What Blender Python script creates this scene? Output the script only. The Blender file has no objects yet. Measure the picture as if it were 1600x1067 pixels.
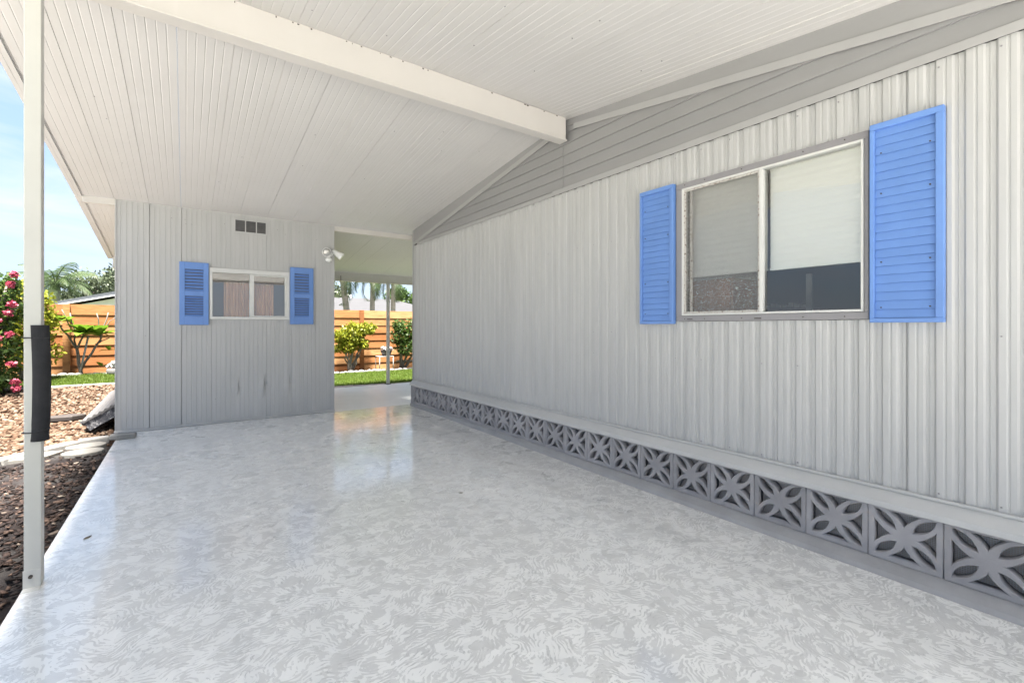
import bpy, bmesh, math, random
import numpy as np
from mathutils import Vector, Matrix, noise as mnoise
R = math.radians
random.seed(7); rng = np.random.default_rng(7)
SC = bpy.context.scene
COL = SC.collection

# ------------------------------------------------------------------ camera
cam_d = bpy.data.cameras.new('camera'); cam = bpy.data.objects.new('camera', cam_d); COL.objects.link(cam)
cam.location = (0, 0, 1.2)
cam.rotation_euler = (R(90), 0, -math.atan(510/716))
cam_d.sensor_width = 36; cam_d.lens = 36*716/1600
cam_d.shift_x = 0; cam_d.shift_y = -(533.5-511)/1600
cam_d.clip_start = .02; cam_d.clip_end = 900
SC.camera = cam

# ------------------------------------------------------------------ light
SUN_DIR = Vector((-.06, -.22, .97)).normalized()
SUN_EL = math.asin(SUN_DIR.z); SUN_AZ = math.atan2(SUN_DIR.x, SUN_DIR.y)
world = bpy.data.worlds.new('World'); SC.world = world; world.use_nodes = True
wn = world.node_tree.nodes; wl = world.node_tree.links; wn.clear()
w_out = wn.new('ShaderNodeOutputWorld'); w_bg = wn.new('ShaderNodeBackground')
sky = wn.new('ShaderNodeTexSky'); sky.sky_type = 'NISHITA'; sky.sun_disc = False
sky.sun_elevation = SUN_EL; sky.sun_rotation = SUN_AZ; sky.air_density = 1.0; sky.dust_density = 1.0; sky.ozone_density = 1.5
tc = wn.new('ShaderNodeTexCoord'); mp = wn.new('ShaderNodeMapping'); mp.inputs['Scale'].default_value = (1.6, 1.6, 6.5)
nz = wn.new('ShaderNodeTexNoise'); nz.inputs['Scale'].default_value = 2.2; nz.inputs['Detail'].default_value = 7; nz.inputs['Roughness'].default_value = .58; nz.inputs['Distortion'].default_value = .5
rp = wn.new('ShaderNodeValToRGB'); rp.color_ramp.elements[0].position = .40; rp.color_ramp.elements[1].position = .72
rp.color_ramp.elements[0].color = (.10, .10, .10, 1); rp.color_ramp.elements[1].color = (.95, .95, .95, 1)
mx = wn.new('ShaderNodeMix'); mx.data_type = 'RGBA'; mx.inputs['B'].default_value = (2.55, 2.8, 3.25, 1)
w_bg.inputs['Strength'].default_value = .05
wl.new(tc.outputs['Generated'], mp.inputs['Vector']); wl.new(mp.outputs['Vector'], nz.inputs['Vector']); wl.new(nz.outputs['Fac'], rp.inputs['Fac'])
wl.new(rp.outputs['Color'], mx.inputs['Factor']); hz = wn.new('ShaderNodeMix'); hz.data_type = 'RGBA'; hz.inputs['Factor'].default_value = .72; hz.inputs['B'].default_value = (1.25, 1.85, 2.7, 1)
wl.new(sky.outputs['Color'], hz.inputs['A']); wl.new(hz.outputs['Result'], mx.inputs['A']); wl.new(mx.outputs['Result'], w_bg.inputs['Color'])
wl.new(w_bg.outputs['Background'], w_out.inputs['Surface'])
sun_d = bpy.data.lights.new('sun', 'SUN'); sun_d.energy = 5.0; sun_d.angle = R(10); sun_d.color = (1, .95, .885)
sun = bpy.data.objects.new('sun', sun_d); COL.objects.link(sun); sun.location = (3, -6, 12)
sun.rotation_euler = SUN_DIR.to_track_quat('Z', 'Y').to_euler()
SC.view_settings.view_transform = 'Standard'; SC.view_settings.look = 'None'; SC.view_settings.gamma = 1
SC.view_settings.use_curve_mapping = False; SC.view_settings.exposure = 2.97
try:
    SC.cycles.max_bounces = 14; SC.cycles.diffuse_bounces = 8; SC.cycles.transparent_max_bounces = 24
except Exception: pass

# ------------------------------------------------------------------ material helpers
def new_mat(name):
    m = bpy.data.materials.new(name); m.use_nodes = True
    nt = m.node_tree; nt.nodes.clear()
    out = nt.nodes.new('ShaderNodeOutputMaterial'); b = nt.nodes.new('ShaderNodeBsdfPrincipled')
    nt.links.new(b.outputs[0], out.inputs[0])
    return m, nt, b, out
def N(nt, t, **kw):
    n = nt.nodes.new(t)
    for k, v in kw.items():
        if k in n.inputs: n.inputs[k].default_value = v
        else: setattr(n, k, v)
    return n
def coords(nt, scale=(1, 1, 1), kind='Object', rot=(0, 0, 0)):
    t = N(nt, 'ShaderNodeTexCoord'); m = N(nt, 'ShaderNodeMapping'); m.inputs['Scale'].default_value = scale; m.inputs['Rotation'].default_value = rot
    nt.links.new(t.outputs[kind], m.inputs['Vector']); return m.outputs['Vector']
def world_coords(nt, scale=(1, 1, 1)):
    g = N(nt, 'ShaderNodeNewGeometry'); m = N(nt, 'ShaderNodeMapping'); m.inputs['Scale'].default_value = scale
    nt.links.new(g.outputs['Position'], m.inputs['Vector']); return m.outputs['Vector']
def noise(nt, vec, scale, detail=4, rough=.55, dist=0):
    n = N(nt, 'ShaderNodeTexNoise', Scale=scale, Detail=detail, Roughness=rough, Distortion=dist)
    nt.links.new(vec, n.inputs['Vector']); return n.outputs['Fac']
def ramp(nt, fac, stops):
    r = N(nt, 'ShaderNodeValToRGB'); cr = r.color_ramp
    while len(cr.elements) < len(stops): cr.elements.new(.5)
    for e, (p, c) in zip(cr.elements, stops):
        e.position = p; e.color = (*c, 1) if len(c) == 3 else c
    nt.links.new(fac, r.inputs['Fac']); return r.outputs['Color']
def mixc(nt, fac, a, b, mode='MIX'):
    m = N(nt, 'ShaderNodeMix', data_type='RGBA', blend_type=mode)
    for k, v in (('Factor', fac), ('A', a), ('B', b)):
        if hasattr(v, 'is_output'): nt.links.new(v, m.inputs[k])
        else: m.inputs[k].default_value = v if k == 'Factor' else (*v, 1)
    return m.outputs['Result']
def bump(nt, b, h, strength, dist=.01):
    n = N(nt, 'ShaderNodeBump', Strength=strength, Distance=dist); nt.links.new(h, n.inputs['Height']); nt.links.new(n.outputs['Normal'], b.inputs['Normal'])
def paint(name, col, var=.08, scale=3, stretch=(1, 1, 1), rough=.5, spec=.4, bmp=.12, bscale=60, dirt=None, metallic=0, rnd=.0):
    """painted / plain surface with slow mottling, fine grain and optional dirt specks"""
    m, nt, b, out = new_mat(name)
    v = world_coords(nt, stretch)
    f = noise(nt, v, scale, 6, .62)
    lo = tuple(max(0, c*(1-var)) for c in col); hi = tuple(min(1, c*(1+var)) for c in col)
    c = ramp(nt, f, [(.30, lo), (.70, hi)])
    if dirt:
        f2 = noise(nt, world_coords(nt, (1, 1, 1)), dirt[1], 8, .7)
        dm = ramp(nt, f2, [(dirt[2], (0, 0, 0)), (dirt[2]+.10, (1, 1, 1))])
        c = mixc(nt, dm, c, dirt[0])
    if rnd:
        oi = N(nt, 'ShaderNodeObjectInfo'); rr = ramp(nt, oi.outputs['Random'], [(0, (1-rnd,)*3), (1, (1+rnd,)*3)])
        c = mixc(nt, 1.0, c, rr, 'MULTIPLY')
    nt.links.new(c, b.inputs['Base Color'])
    b.inputs['Roughness'].default_value = rough; b.inputs['Specular IOR Level'].default_value = spec; b.inputs['Metallic'].default_value = metallic
    if bmp:
        bump(nt, b, noise(nt, world_coords(nt), bscale, 5, .6), bmp, .004)
    return m
def leafmat(name, c0, c1, c2=None, trans=.25, rough=.5, sc=2.5):
    m, nt, b, out = new_mat(name)
    f = noise(nt, world_coords(nt), sc, 3, .6)
    g = N(nt, 'ShaderNodeNewGeometry')
    ri = g.outputs['Random Per Island']
    c = ramp(nt, ri, [(0, c0), (.75, c1), (1, c2 or c1)])
    c = mixc(nt, ramp(nt, f, [(.35, (.2, .2, .2)), (.65, (.8, .8, .8))]), c, c1)
    nt.links.new(c, b.inputs['Base Color']); b.inputs['Roughness'].default_value = rough
    b.inputs['Specular IOR Level'].default_value = .3
    tr = N(nt, 'ShaderNodeBsdfTranslucent'); nt.links.new(c, tr.inputs['Color'])
    ms = N(nt, 'ShaderNodeMixShader'); ms.inputs[0].default_value = trans
    nt.links.new(b.outputs[0], ms.inputs[1]); nt.links.new(tr.outputs[0], ms.inputs[2]); nt.links.new(ms.outputs[0], out.inputs[0])
    return m
def glassmat(name, tint=(.92, .95, .95), spec=.08):
    m, nt, b, out = new_mat(name); nt.nodes.remove(b)
    fr = N(nt, 'ShaderNodeFresnel', IOR=1.52); tr = N(nt, 'ShaderNodeBsdfTransparent', Color=(*tint, 1)); gl = N(nt, 'ShaderNodeBsdfGlossy', Roughness=.015)
    ad = N(nt, 'ShaderNodeMath', operation='ADD', use_clamp=True); ad.inputs[1].default_value = spec
    ms = N(nt, 'ShaderNodeMixShader'); nt.links.new(fr.outputs[0], ad.inputs[0]); nt.links.new(ad.outputs[0], ms.inputs[0])
    nt.links.new(tr.outputs[0], ms.inputs[1]); nt.links.new(gl.outputs[0], ms.inputs[2]); nt.links.new(ms.outputs[0], out.inputs[0])
    return m

M = {}
M['ceiling'] = paint('white_roof_pan', (.585, .572, .562), .03, 1.3, rough=.5, spec=.3, bmp=.03, bscale=30, rnd=.012, dirt=((.52, .46, .41), 5, .68))
M['beam'] = paint('white_beam', (.585, .56, .535), .03, 2, rough=.42, bmp=.04, bscale=20, dirt=((.50, .40, .30), 22, .735))
M['post'] = paint('cream_post', (.56, .55, .515), .04, 3, rough=.4, bmp=.05, dirt=((.45, .42, .36), 30, .74))
M['siding'] = paint('grey_corrugated', (.43, .43, .432), .06, 2.2, (6, 6, .5), rnd=.02, rough=.42, spec=.45, bmp=.015, bscale=35, dirt=((.36, .355, .35), 9, .70))
M['shed'] = paint('grey_shed', (.445, .444, .444), .05, 2.0, (5, 5, .5), rough=.5, spec=.35, bmp=.03, bscale=35, rnd=.02, dirt=((.38, .375, .37), 11, .70))
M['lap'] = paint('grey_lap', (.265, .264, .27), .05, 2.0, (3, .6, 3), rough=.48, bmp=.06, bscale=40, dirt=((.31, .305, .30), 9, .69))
M['trim'] = paint('grey_trim', (.33, .328, .332), .04, 4, rough=.45, bmp=.05, dirt=((.28, .27, .27), 25, .71))
M['darktrim'] = paint('grey_casing', (.25, .242, .256), .06, 5, rough=.45, bmp=.06, dirt=((.17, .165, .17), 28, .68))
M['block'] = paint('grey_block', (.30, .29, .30), .12, 6, rough=.75, bmp=.35, bscale=90, dirt=((.36, .31, .29), 10, .60), rnd=.09)
M['curb'] = paint('grey_curb', (.32, .315, .32), .12, 5, rough=.6, bmp=.35, bscale=50, dirt=((.45, .44, .42), 12, .66))
M['ledge'] = paint('grey_ledge', (.46, .458, .455), .05, 3, rough=.45, bmp=.08, bscale=25, dirt=((.40, .39, .38), 14, .68))
M['blue'] = paint('blue_shutter', (.130, .250, .565), .06, 5, rough=.42, bmp=.06, bscale=45, dirt=((.10, .20, .50), 14, .70))
M['whiteframe'] = paint('white_frame', (.60, .60, .59), .04, 8, rough=.4, bmp=.04, dirt=((.40, .34, .29), 40, .72))
M['rust'] = paint('rusty_edge', (.50, .48, .46), .15, 15, rough=.6, bmp=.2, dirt=((.16, .10, .075), 60, .52))
M['vent'] = paint('vent_and_gap_shade', (.12, .118, .122), .15, 12, rough=.6, bmp=.2)  # vent grille colour; also paints shade into siding and shutter gaps
M['foam'] = paint('black_foam', (.028, .028, .031), .2, 14, rough=.85, spec=.25, bmp=.4, bscale=140)
M['strap'] = paint('black_strap', (.02, .02, .022), .1, 10, rough=.5)
M['metal'] = paint('zinc', (.48, .47, .45), .1, 20, rough=.4, metallic=.6, bmp=.1)
M['bolt'] = paint('dark_bolt', (.07, .06, .055), .2, 20, rough=.6, metallic=.5)
M['wire'] = paint('wire_grey', (.66, .64, .64), .1, 20, rough=.5)
M['soil'] = paint('crawl_soil', (.10, .075, .06), .3, 4, rough=.95, bmp=.4)
M['crawl'] = paint('crawl_back', (.58, .51, .47), .2, 4, rough=.9)
M['blind'] = paint('white_blind', (.88, .88, .86), .02, 3, rough=.75, spec=.15, bmp=.02)
M['room'] = paint('room_grey', (.38, .34, .34), .06, 2, rough=.7)
M['roomfloor'] = paint('room_floor', (.14, .10, .08), .1, 4, rough=.6)
M['curtain'] = paint('tan_curtain', (.80, .54, .36), .15, 4, (6, 6, .6), rough=.85, spec=.1, bmp=.1)
M['concrete'] = paint('edging_concrete', (.27, .26, .242), .12, 6, rough=.85, bmp=.5, bscale=60, dirt=((.17, .155, .14), 18, .62), rnd=.08)
M['stone'] = paint('stepping_stone', (.18, .17, .152), .1, 6, rough=.85, bmp=.4, bscale=70, dirt=((.085, .077, .068), 20, .66), rnd=.05)
M['whitestone'] = paint('white_stone', (.16, .155, .147), .15, 8, rough=.85, bmp=.4, rnd=.15)
M['lamp'] = paint('lamp_white', (.80, .80, .79), .03, 12, rough=.3)
M['stormpanel'] = paint('storm_panel', (.125, .122, .12), .06, 5, rough=.45, bmp=.1, dirt=((.09, .085, .08), 16, .66))
M['brickpath'] = paint('paver', (.40, .32, .28), .12, 5, rough=.85, bmp=.3, rnd=.12)
M['nroof'] = paint('shingle_grey', (.05, .0495, .052), .1, 3, rough=.9, bmp=.4, bscale=15, rnd=.06)
M['nroof2'] = paint('shingle_blue_grey', (.075, .083, .095), .1, 3, rough=.85, bmp=.4, bscale=15)
M['nwall'] = paint('white_house_wall', (.72, .72, .71), .04, 2, rough=.7)
M['bark'] = paint('bark', (.11, .09, .075), .3, 6, (1, 1, .5), rough=.9, bmp=.6, bscale=25)
M['palmbark'] = paint('palm_bark', (.24, .215, .19), .2, 4, (1, 1, 4), rough=.9, bmp=.6, bscale=20)
M['greybark'] = paint('grey_branch', (.17, .15, .13), .2, 9, rough=.85, bmp=.4)
M['stake'] = paint('white_stake', (.30, .29, .27), .08, 8, rough=.7)
M['pot'] = paint('dark_pot', (.05, .042, .05), .3, 10, rough=.5, bmp=.2)
M['petalwhite'] = paint('white_petal', (.38, .36, .355), .12, 20, rough=.7)
M['reflbrown'] = paint('reflection_brown', (.34, .14, .09), .25, 5, (1, 5, .7), rough=.5)  # brown of the reflection in the screened pane, put on an added cabinet
M['glass'] = glassmat('window_glass', (.985, .99, .985), .015)
M['shedglass'] = glassmat('shed_glass', (.95, .95, .94), .075)
M['leafdry'] = paint('dry_leaf', (.16, .13, .09), .3, 40, rough=.8)
# floor: swirled two-tone paint
def floor_mat():
    """two-tone skip-trowel paint: grey patches broken by feathery white strokes with thin dark edges"""
    m, nt, b, out = new_mat('painted_slab')
    v = world_coords(nt); L = nt.links.new
    def math_(op, a, c=None, d=None, clamp=False):
        n = N(nt, 'ShaderNodeMath', operation=op, use_clamp=clamp)
        for i, x in enumerate((a, c, d)):
            if x is None: continue
            if hasattr(x, 'is_output'): L(x, n.inputs[i])
            else: n.inputs[i].default_value = x
        return n.outputs[0]
    dn = N(nt, 'ShaderNodeTexNoise', Scale=9.0, Detail=2, Roughness=.5); L(v, dn.inputs['Vector'])
    sub = N(nt, 'ShaderNodeVectorMath', operation='SUBTRACT'); L(dn.outputs['Color'], sub.inputs[0]); sub.inputs[1].default_value = (.5, .5, .5)
    scl = N(nt, 'ShaderNodeVectorMath', operation='SCALE'); L(sub.outputs[0], scl.inputs[0]); scl.inputs['Scale'].default_value = .10
    add = N(nt, 'ShaderNodeVectorMath', operation='ADD'); L(v, add.inputs[0]); L(scl.outputs[0], add.inputs[1]); w = add.outputs[0]
    ang = math_('MULTIPLY', noise(nt, v, 3.2, 2, .5, .4), 9.0)          # swirling stroke direction
    gb = N(nt, 'ShaderNodeTexGabor'); gb.gabor_type = '2D'
    gb.inputs['Scale'].default_value = 16.5; gb.inputs['Frequency'].default_value = 3.4; gb.inputs['Anisotropy'].default_value = .97
    L(w, gb.inputs['Vector']); L(ang, gb.inputs['Orientation'])
    g = gb.outputs['Value']
    patch = noise(nt, w, 15.5, 3, .55, 1.0)
    big = noise(nt, v, 1.3, 3, .5)
    s = math_('MULTIPLY_ADD', math_('SUBTRACT', g, .5), .42, math_('MULTIPLY_ADD', big, .16, patch))
    T = .592
    grey_m = ramp(nt, s, [(T, (0, 0, 0)), (T+.022, (1, 1, 1))])
    line = ramp(nt, s, [(T-.03, (0, 0, 0)), (T-.012, (1, 1, 1)), (T+.004, (0, 0, 0))])
    hair = ramp(nt, math_('ABSOLUTE', math_('SUBTRACT', g, .62)), [(.012, (1, 1, 1)), (.035, (0, 0, 0))])
    hair = mixc(nt, 1.0, hair, ramp(nt, noise(nt, v, 6, 2), [(.45, (0, 0, 0)), (.58, (1, 1, 1))]), 'MULTIPLY')
    white = ramp(nt, noise(nt, v, 4, 4), [(.3, (.85, .845, .825)), (.7, (.90, .895, .875))])
    grey = ramp(nt, noise(nt, v, 17, 3), [(.3, (.64, .635, .62)), (.7, (.72, .715, .70))])
    c = mixc(nt, grey_m, white, grey)
    c = mixc(nt, mixc(nt, 1.0, line, (.75, .75, .75), 'MULTIPLY'), c, (.40, .40, .395))
    c = mixc(nt, mixc(nt, 1.0, hair, (.55, .55, .55), 'MULTIPLY'), c, (.42, .42, .415))
    sc_ = ramp(nt, noise(nt, world_coords(nt, (1, .45, 1)), 1.5, 7, .62), [(.50, (0, 0, 0)), (.78, (.32, .32, .32))])     # worn wheel tracks
    c = mixc(nt, sc_, c, (.58, .58, .565))
    sp = ramp(nt, noise(nt, v, 55, 2, .5), [(.74, (0, 0, 0)), (.78, (.8, .8, .8))])                                   # grit
    c = mixc(nt, mixc(nt, 1.0, sp, (.35, .35, .35), 'MULTIPLY'), c, (.25, .24, .22))
    L(c, b.inputs['Base Color'])
    L(ramp(nt, noise(nt, v, 2.2, 4), [(.3, (.22,)*3), (.7, (.36,)*3)]), b.inputs['Roughness'])
    b.inputs['Specular IOR Level'].default_value = .5; b.inputs['Coat Weight'].default_value = .75
    L(ramp(nt, noise(nt, v, 3.1, 5, .6), [(.3, (.06,)*3), (.7, (.15,)*3)]), b.inputs['Coat Roughness']); b.inputs['Coat IOR'].default_value = 1.75
    bump(nt, b, s, .10, .004)
    return m
M['floor'] = floor_mat()
def ground_mat(name, a, b_, c_, sc1=2, sc2=25, bmp=.8):
    m, nt, b, out = new_mat(name); v = world_coords(nt)
    f = noise(nt, v, sc1, 6, .65); f2 = noise(nt, v, sc2, 6, .7)
    c = mixc(nt, ramp(nt, f, [(.42, (0, 0, 0)), (.62, (1, 1, 1))]), ramp(nt, f2, [(.3, a), (.7, b_)]), c_)
    nt.links.new(c, b.inputs['Base Color']); b.inputs['Roughness'].default_value = .95; b.inputs['Specular IOR Level'].default_value = .15
    bump(nt, b, f2, bmp, .03); return m
M['porch'] = paint('porch_concrete', (.74, .74, .73), .06, 3, rough=.38, spec=.5, bmp=.08, dirt=((.55, .55, .54), 6, .62))
M['bouncepale'] = paint('pale_bounce_ground', (.52, .51, .49), .08, 2, rough=.85, bmp=.2)  # for the unseen ground added to reflect sun under the roof
M['mulch'] = ground_mat('mulch_soil', (.010, .008, .008), (.022, .017, .017), (.05, .046, .044), 1.6, 60)
M['gravelbase'] = ground_mat('gravel_soil', (.04, .022, .013), (.075, .045, .028), (.055, .033, .02), 2, 40)
M['lawnbase'] = ground_mat('lawn_soil', (.05, .075, .015), (.09, .13, .025), (.08, .10, .02), 2, 40)
M['earth'] = ground_mat('open_ground', (.06, .085, .03), (.09, .12, .045), (.12, .11, .07), .3, 6)
M['bed'] = ground_mat('bed_soil', (.035, .026, .02), (.09, .065, .05), (.15, .12, .10), 3, 50)
def random_island(name, stops, rough=.85, nsc=30, tr=0):
    m, nt, b, out = new_mat(name); g = N(nt, 'ShaderNodeNewGeometry')
    c = ramp(nt, g.outputs['Random Per Island'], stops)
    c = mixc(nt, 1.0, c, ramp(nt, noise(nt, world_coords(nt), nsc, 4), [(.3, (.75,)*3), (.7, (1.15,)*3)]), 'MULTIPLY')
    nt.links.new(c, b.inputs['Base Color']); b.inputs['Roughness'].default_value = rough; b.inputs['Specular IOR Level'].default_value = .2
    return m
M['chips'] = random_island('mulch_chips', [(0, (.010, .007, .006)), (.5, (.024, .016, .014)), (.8, (.05, .032, .025)), (.95, (.09, .06, .045)), (1, (.20, .17, .14))])
M['gravel'] = random_island('tan_gravel', [(0, (.04, .021, .012)), (.35, (.085, .05, .03)), (.7, (.12, .08, .053)), (1, (.18, .14, .105))])
M['grass'] = leafmat('grass_blades', (.06, .105, .012), (.10, .155, .02), (.18, .19, .04), .35, .6, 1.5)
M['lf_yg'] = leafmat('yellow_green_leaf', (.075, .12, .012), (.23, .245, .02), (.34, .30, .03), .35)
M['lf_mid'] = leafmat('mid_green_leaf', (.022, .05, .01), (.05, .09, .015), (.10, .12, .02), .25)
M['lf_dark'] = leafmat('dark_green_leaf', (.018, .042, .012), (.045, .085, .02), (.12, .13, .03), .2)
M['lf_grey'] = leafmat('far_tree_leaf', (.05, .07, .042), (.085, .105, .06), (.12, .13, .07), .2)
M['lf_palm'] = leafmat('palm_leaf', (.03, .055, .02), (.055, .085, .03), (.10, .10, .05), .25)
M['lf_big'] = leafmat('big_bright_leaf', (.08, .16, .015), (.13, .23, .02), (.2, .27, .035), .3)
M['pink'] = leafmat('pink_petal', (.26, .025, .065), (.40, .075, .12), (.48, .16, .18), .25)
def fence_mat():
    m, nt, b, out = new_mat('cedar_board')
    oi = N(nt, 'ShaderNodeObjectInfo'); t = N(nt, 'ShaderNodeTexCoord')
    cm = N(nt, 'ShaderNodeVectorMath', operation='ADD'); cv = N(nt, 'ShaderNodeCombineXYZ')
    mu = N(nt, 'ShaderNodeMath', operation='MULTIPLY'); nt.links.new(oi.outputs['Random'], mu.inputs[0]); mu.inputs[1].default_value = 37
    nt.links.new(mu.outputs[0], cv.inputs[0]); nt.links.new(mu.outputs[0], cv.inputs[2])
    nt.links.new(t.outputs['Object'], cm.inputs[0]); nt.links.new(cv.outputs[0], cm.inputs[1])
    mpn = N(nt, 'ShaderNodeMapping'); mpn.inputs['Scale'].default_value = (.9, 6, 9); nt.links.new(cm.outputs[0], mpn.inputs['Vector'])
    g = noise(nt, mpn.outputs['Vector'], 3, 6, .6, 1.2)
    k = noise(nt, cm.outputs[0], 4.5, 2, .5)
    base = ramp(nt, oi.outputs['Random'], [(0, (.27, .105, .037)), (.5, (.35, .165, .064)), (1, (.42, .235, .11))])
    c = mixc(nt, 1.0, base, ramp(nt, g, [(.3, (.62, .58, .52)), (.68, (1.15, 1.15, 1.15))]), 'MULTIPLY')
    c = mixc(nt, ramp(nt, k, [(.72, (0, 0, 0)), (.77, (.8, .8, .8))]), c, (.17, .07, .03))
    nt.links.new(c, b.inputs['Base Color']); b.inputs['Roughness'].default_value = .75; b.inputs['Specular IOR Level'].default_value = .2
    bump(nt, b, g, .3, .006); return m
M['cedar'] = fence_mat()
def marble_mat():
    m, nt, b, out = new_mat('mottled_black_white'); v = world_coords(nt)
    f = noise(nt, v, 22, 6, .7, 1.5)
    c = ramp(nt, f, [(.36, (.035, .037, .045)), (.52, (.09, .09, .10)), (.60, (.42, .42, .41)), (.70, (.6, .6, .58))])
    nt.links.new(c, b.inputs['Base Color']); b.inputs['Roughness'].default_value = .7; bump(nt, b, f, .5, .01); return m
M['mottled'] = marble_mat()
def screen_mat():
    m, nt, b, out = new_mat('dusty_insect_screen'); v = world_coords(nt)
    b.inputs['Base Color'].default_value = (.30, .30, .295, 1); b.inputs['Roughness'].default_value = .8
    f = noise(nt, world_coords(nt, (1, 4, 9)), 16, 10, .8, 1.5)
    c = ramp(nt, f, [(.35, (.17, .165, .16)), (.54, (.22, .215, .21)), (.61, (.75, .75, .74))]); nt.links.new(c, b.inputs['Base Color'])
    tr = N(nt, 'ShaderNodeBsdfTransparent'); ms = N(nt, 'ShaderNodeMixShader')
    nt.links.new(ramp(nt, f, [(.3, (.30,)*3), (.54, (.40,)*3), (.62, (.7,)*3)]), ms.inputs[0])
    nt.links.new(tr.outputs[0], ms.inputs[1]); nt.links.new(b.outputs[0], ms.inputs[2]); nt.links.new(ms.outputs[0], out.inputs[0])
    return m
M['screen'] = screen_mat()

# ------------------------------------------------------------------ mesh helpers
class MB:
    def __init__(s): s.v = []; s.f = []
    def add(s, vs, fs):
        o = len(s.v); s.v += [tuple(p) for p in vs]; s.f += [tuple(i+o for i in f) for f in fs]; return s
    def box(s, x0, x1, y0, y1, z0, z1):
        return s.add([(x0,y0,z0),(x1,y0,z0),(x1,y1,z0),(x0,y1,z0),(x0,y0,z1),(x1,y0,z1),(x1,y1,z1),(x0,y1,z1)],
                     [(0,3,2,1),(4,5,6,7),(0,1,5,4),(1,2,6,5),(2,3,7,6),(3,0,4,7)])
    def prism(s, poly, axis, a, b, fn=None):
        """extrude a 2-D polygon along axis ('x': poly=(y,z), 'y': poly=(x,z), 'z': poly=(x,y))"""
        def p3(p, t):
            q = {'x': (t, p[0], p[1]), 'y': (p[0], t, p[1]), 'z': (p[0], p[1], t)}[axis]
            return fn(q) if fn else q
        n = len(poly); vs = [p3(p, a) for p in poly] + [p3(p, b) for p in poly]
        fs = [tuple(range(n-1, -1, -1)), tuple(range(n, 2*n))] + [(i, (i+1) % n, n+(i+1) % n, n+i) for i in range(n)]
        return s.add(vs, fs)
    def tube(s, pts, rad, n=8, cap=True):
        pts = [Vector(p) for p in pts]
        if not hasattr(rad, '__len__'): rad = [rad]*len(pts)
        rings = []; base = len(s.v)
        up = Vector((0, 0, 1))
        for i, p in enumerate(pts):
            d = (pts[min(i+1, len(pts)-1)] - pts[max(i-1, 0)]).normalized()
            ref = up if abs(d.z) < .95 else Vector((1, 0, 0))
            u = d.cross(ref).normalized(); w = u.cross(d)
            for k in range(n):
                a = 2*math.pi*k/n; s.v.append(tuple(p + (u*math.cos(a)+w*math.sin(a))*rad[i]))
        for i in range(len(pts)-1):
            for k in range(n):
                a = base+i*n+k; b = base+i*n+(k+1) % n; s.f.append((a, b, b+n, a+n))
        if cap:
            s.f.append(tuple(base+k for k in range(n-1, -1, -1))); e = base+(len(pts)-1)*n; s.f.append(tuple(e+k for k in range(n)))
        return s
    def lathe(s, prof, c, n=20):
        """prof: (r,z) list around a vertical axis through c"""
        base = len(s.v)
        for r, z in prof:
            for k in range(n):
                a = 2*math.pi*k/n; s.v.append((c[0]+r*math.cos(a), c[1]+r*math.sin(a), c[2]+z))
        for i in range(len(prof)-1):
            for k in range(n):
                a = base+i*n+k; b = base+i*n+(k+1) % n; s.f.append((a, b, b+n, a+n))
        s.f.append(tuple(base+k for k in range(n-1, -1, -1))); e = base+(len(prof)-1)*n; s.f.append(tuple(e+k for k in range(n)))
        return s
    def blob(s, c, r, sub=1, squash=(1, 1, 1), jit=.2):
        bm = bmesh.new(); bmesh.ops.create_icosphere(bm, subdivisions=sub, radius=1)
        vs = [tuple(c[i]+v.co[i]*r*squash[i]*(1+jit*(random.random()-.5)) for i in range(3)) for v in bm.verts]
        fs = [tuple(v.index for v in f.verts) for f in bm.faces]; bm.free(); return s.add(vs, fs)
    def mesh(s, name, m, smooth=False):
        me = bpy.data.meshes.new(name); me.from_pydata(s.v, [], s.f); me.update()
        if m: me.materials.append(m)
        if smooth: me.polygons.foreach_set('use_smooth', [True]*len(me.polygons))
        return me
    def build(s, name, m, parent=None, smooth=False, bevel=0, loc=None):
        return link(name, s.mesh(name, m, smooth), parent, bevel, loc)
def link(name, me, parent=None, bevel=0, loc=None):
    o = bpy.data.objects.new(name, me); COL.objects.link(o)
    base = Vector(loc) if loc is not None else Vector((0, 0, 0))
    if parent is not None:
        o.parent = parent; p = parent; off = Vector((0, 0, 0))
        while p is not None: off += p.location; p = p.parent
        o.location = base - off
    else: o.location = base
    if bevel:
        md = o.modifiers.new('bevel', 'BEVEL'); md.width = bevel; md.segments = 2; md.limit_method = 'ANGLE'; md.angle_limit = R(40)
    return o
def thing(name, label, cat, loc=(0, 0, 0), group=None):
    o = bpy.data.objects.new(name, None); COL.objects.link(o); o.location = loc; o.empty_display_size = .1
    return tag(o, label, cat, group)
def tag(o, label, cat, group=None):
    o['label'] = label; o['category'] = cat
    if group: o['group'] = group
    return o
def struct(o): o['kind'] = 'structure'; return o
def stuff(o): o['kind'] = 'stuff'; return o
def origin_to_base(o):
    """shift a top-level mesh so that its origin sits at the base of the thing"""
    me = o.data; co = np.empty(len(me.vertices)*3); me.vertices.foreach_get('co', co); co = co.reshape(-1, 3)
    c = np.array([(co[:,0].min()+co[:,0].max())/2, (co[:,1].min()+co[:,1].max())/2, co[:,2].min()])
    me.vertices.foreach_set('co', (co-c).ravel()); me.update(); o.location = Vector(o.location)+Vector(c); return o
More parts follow.
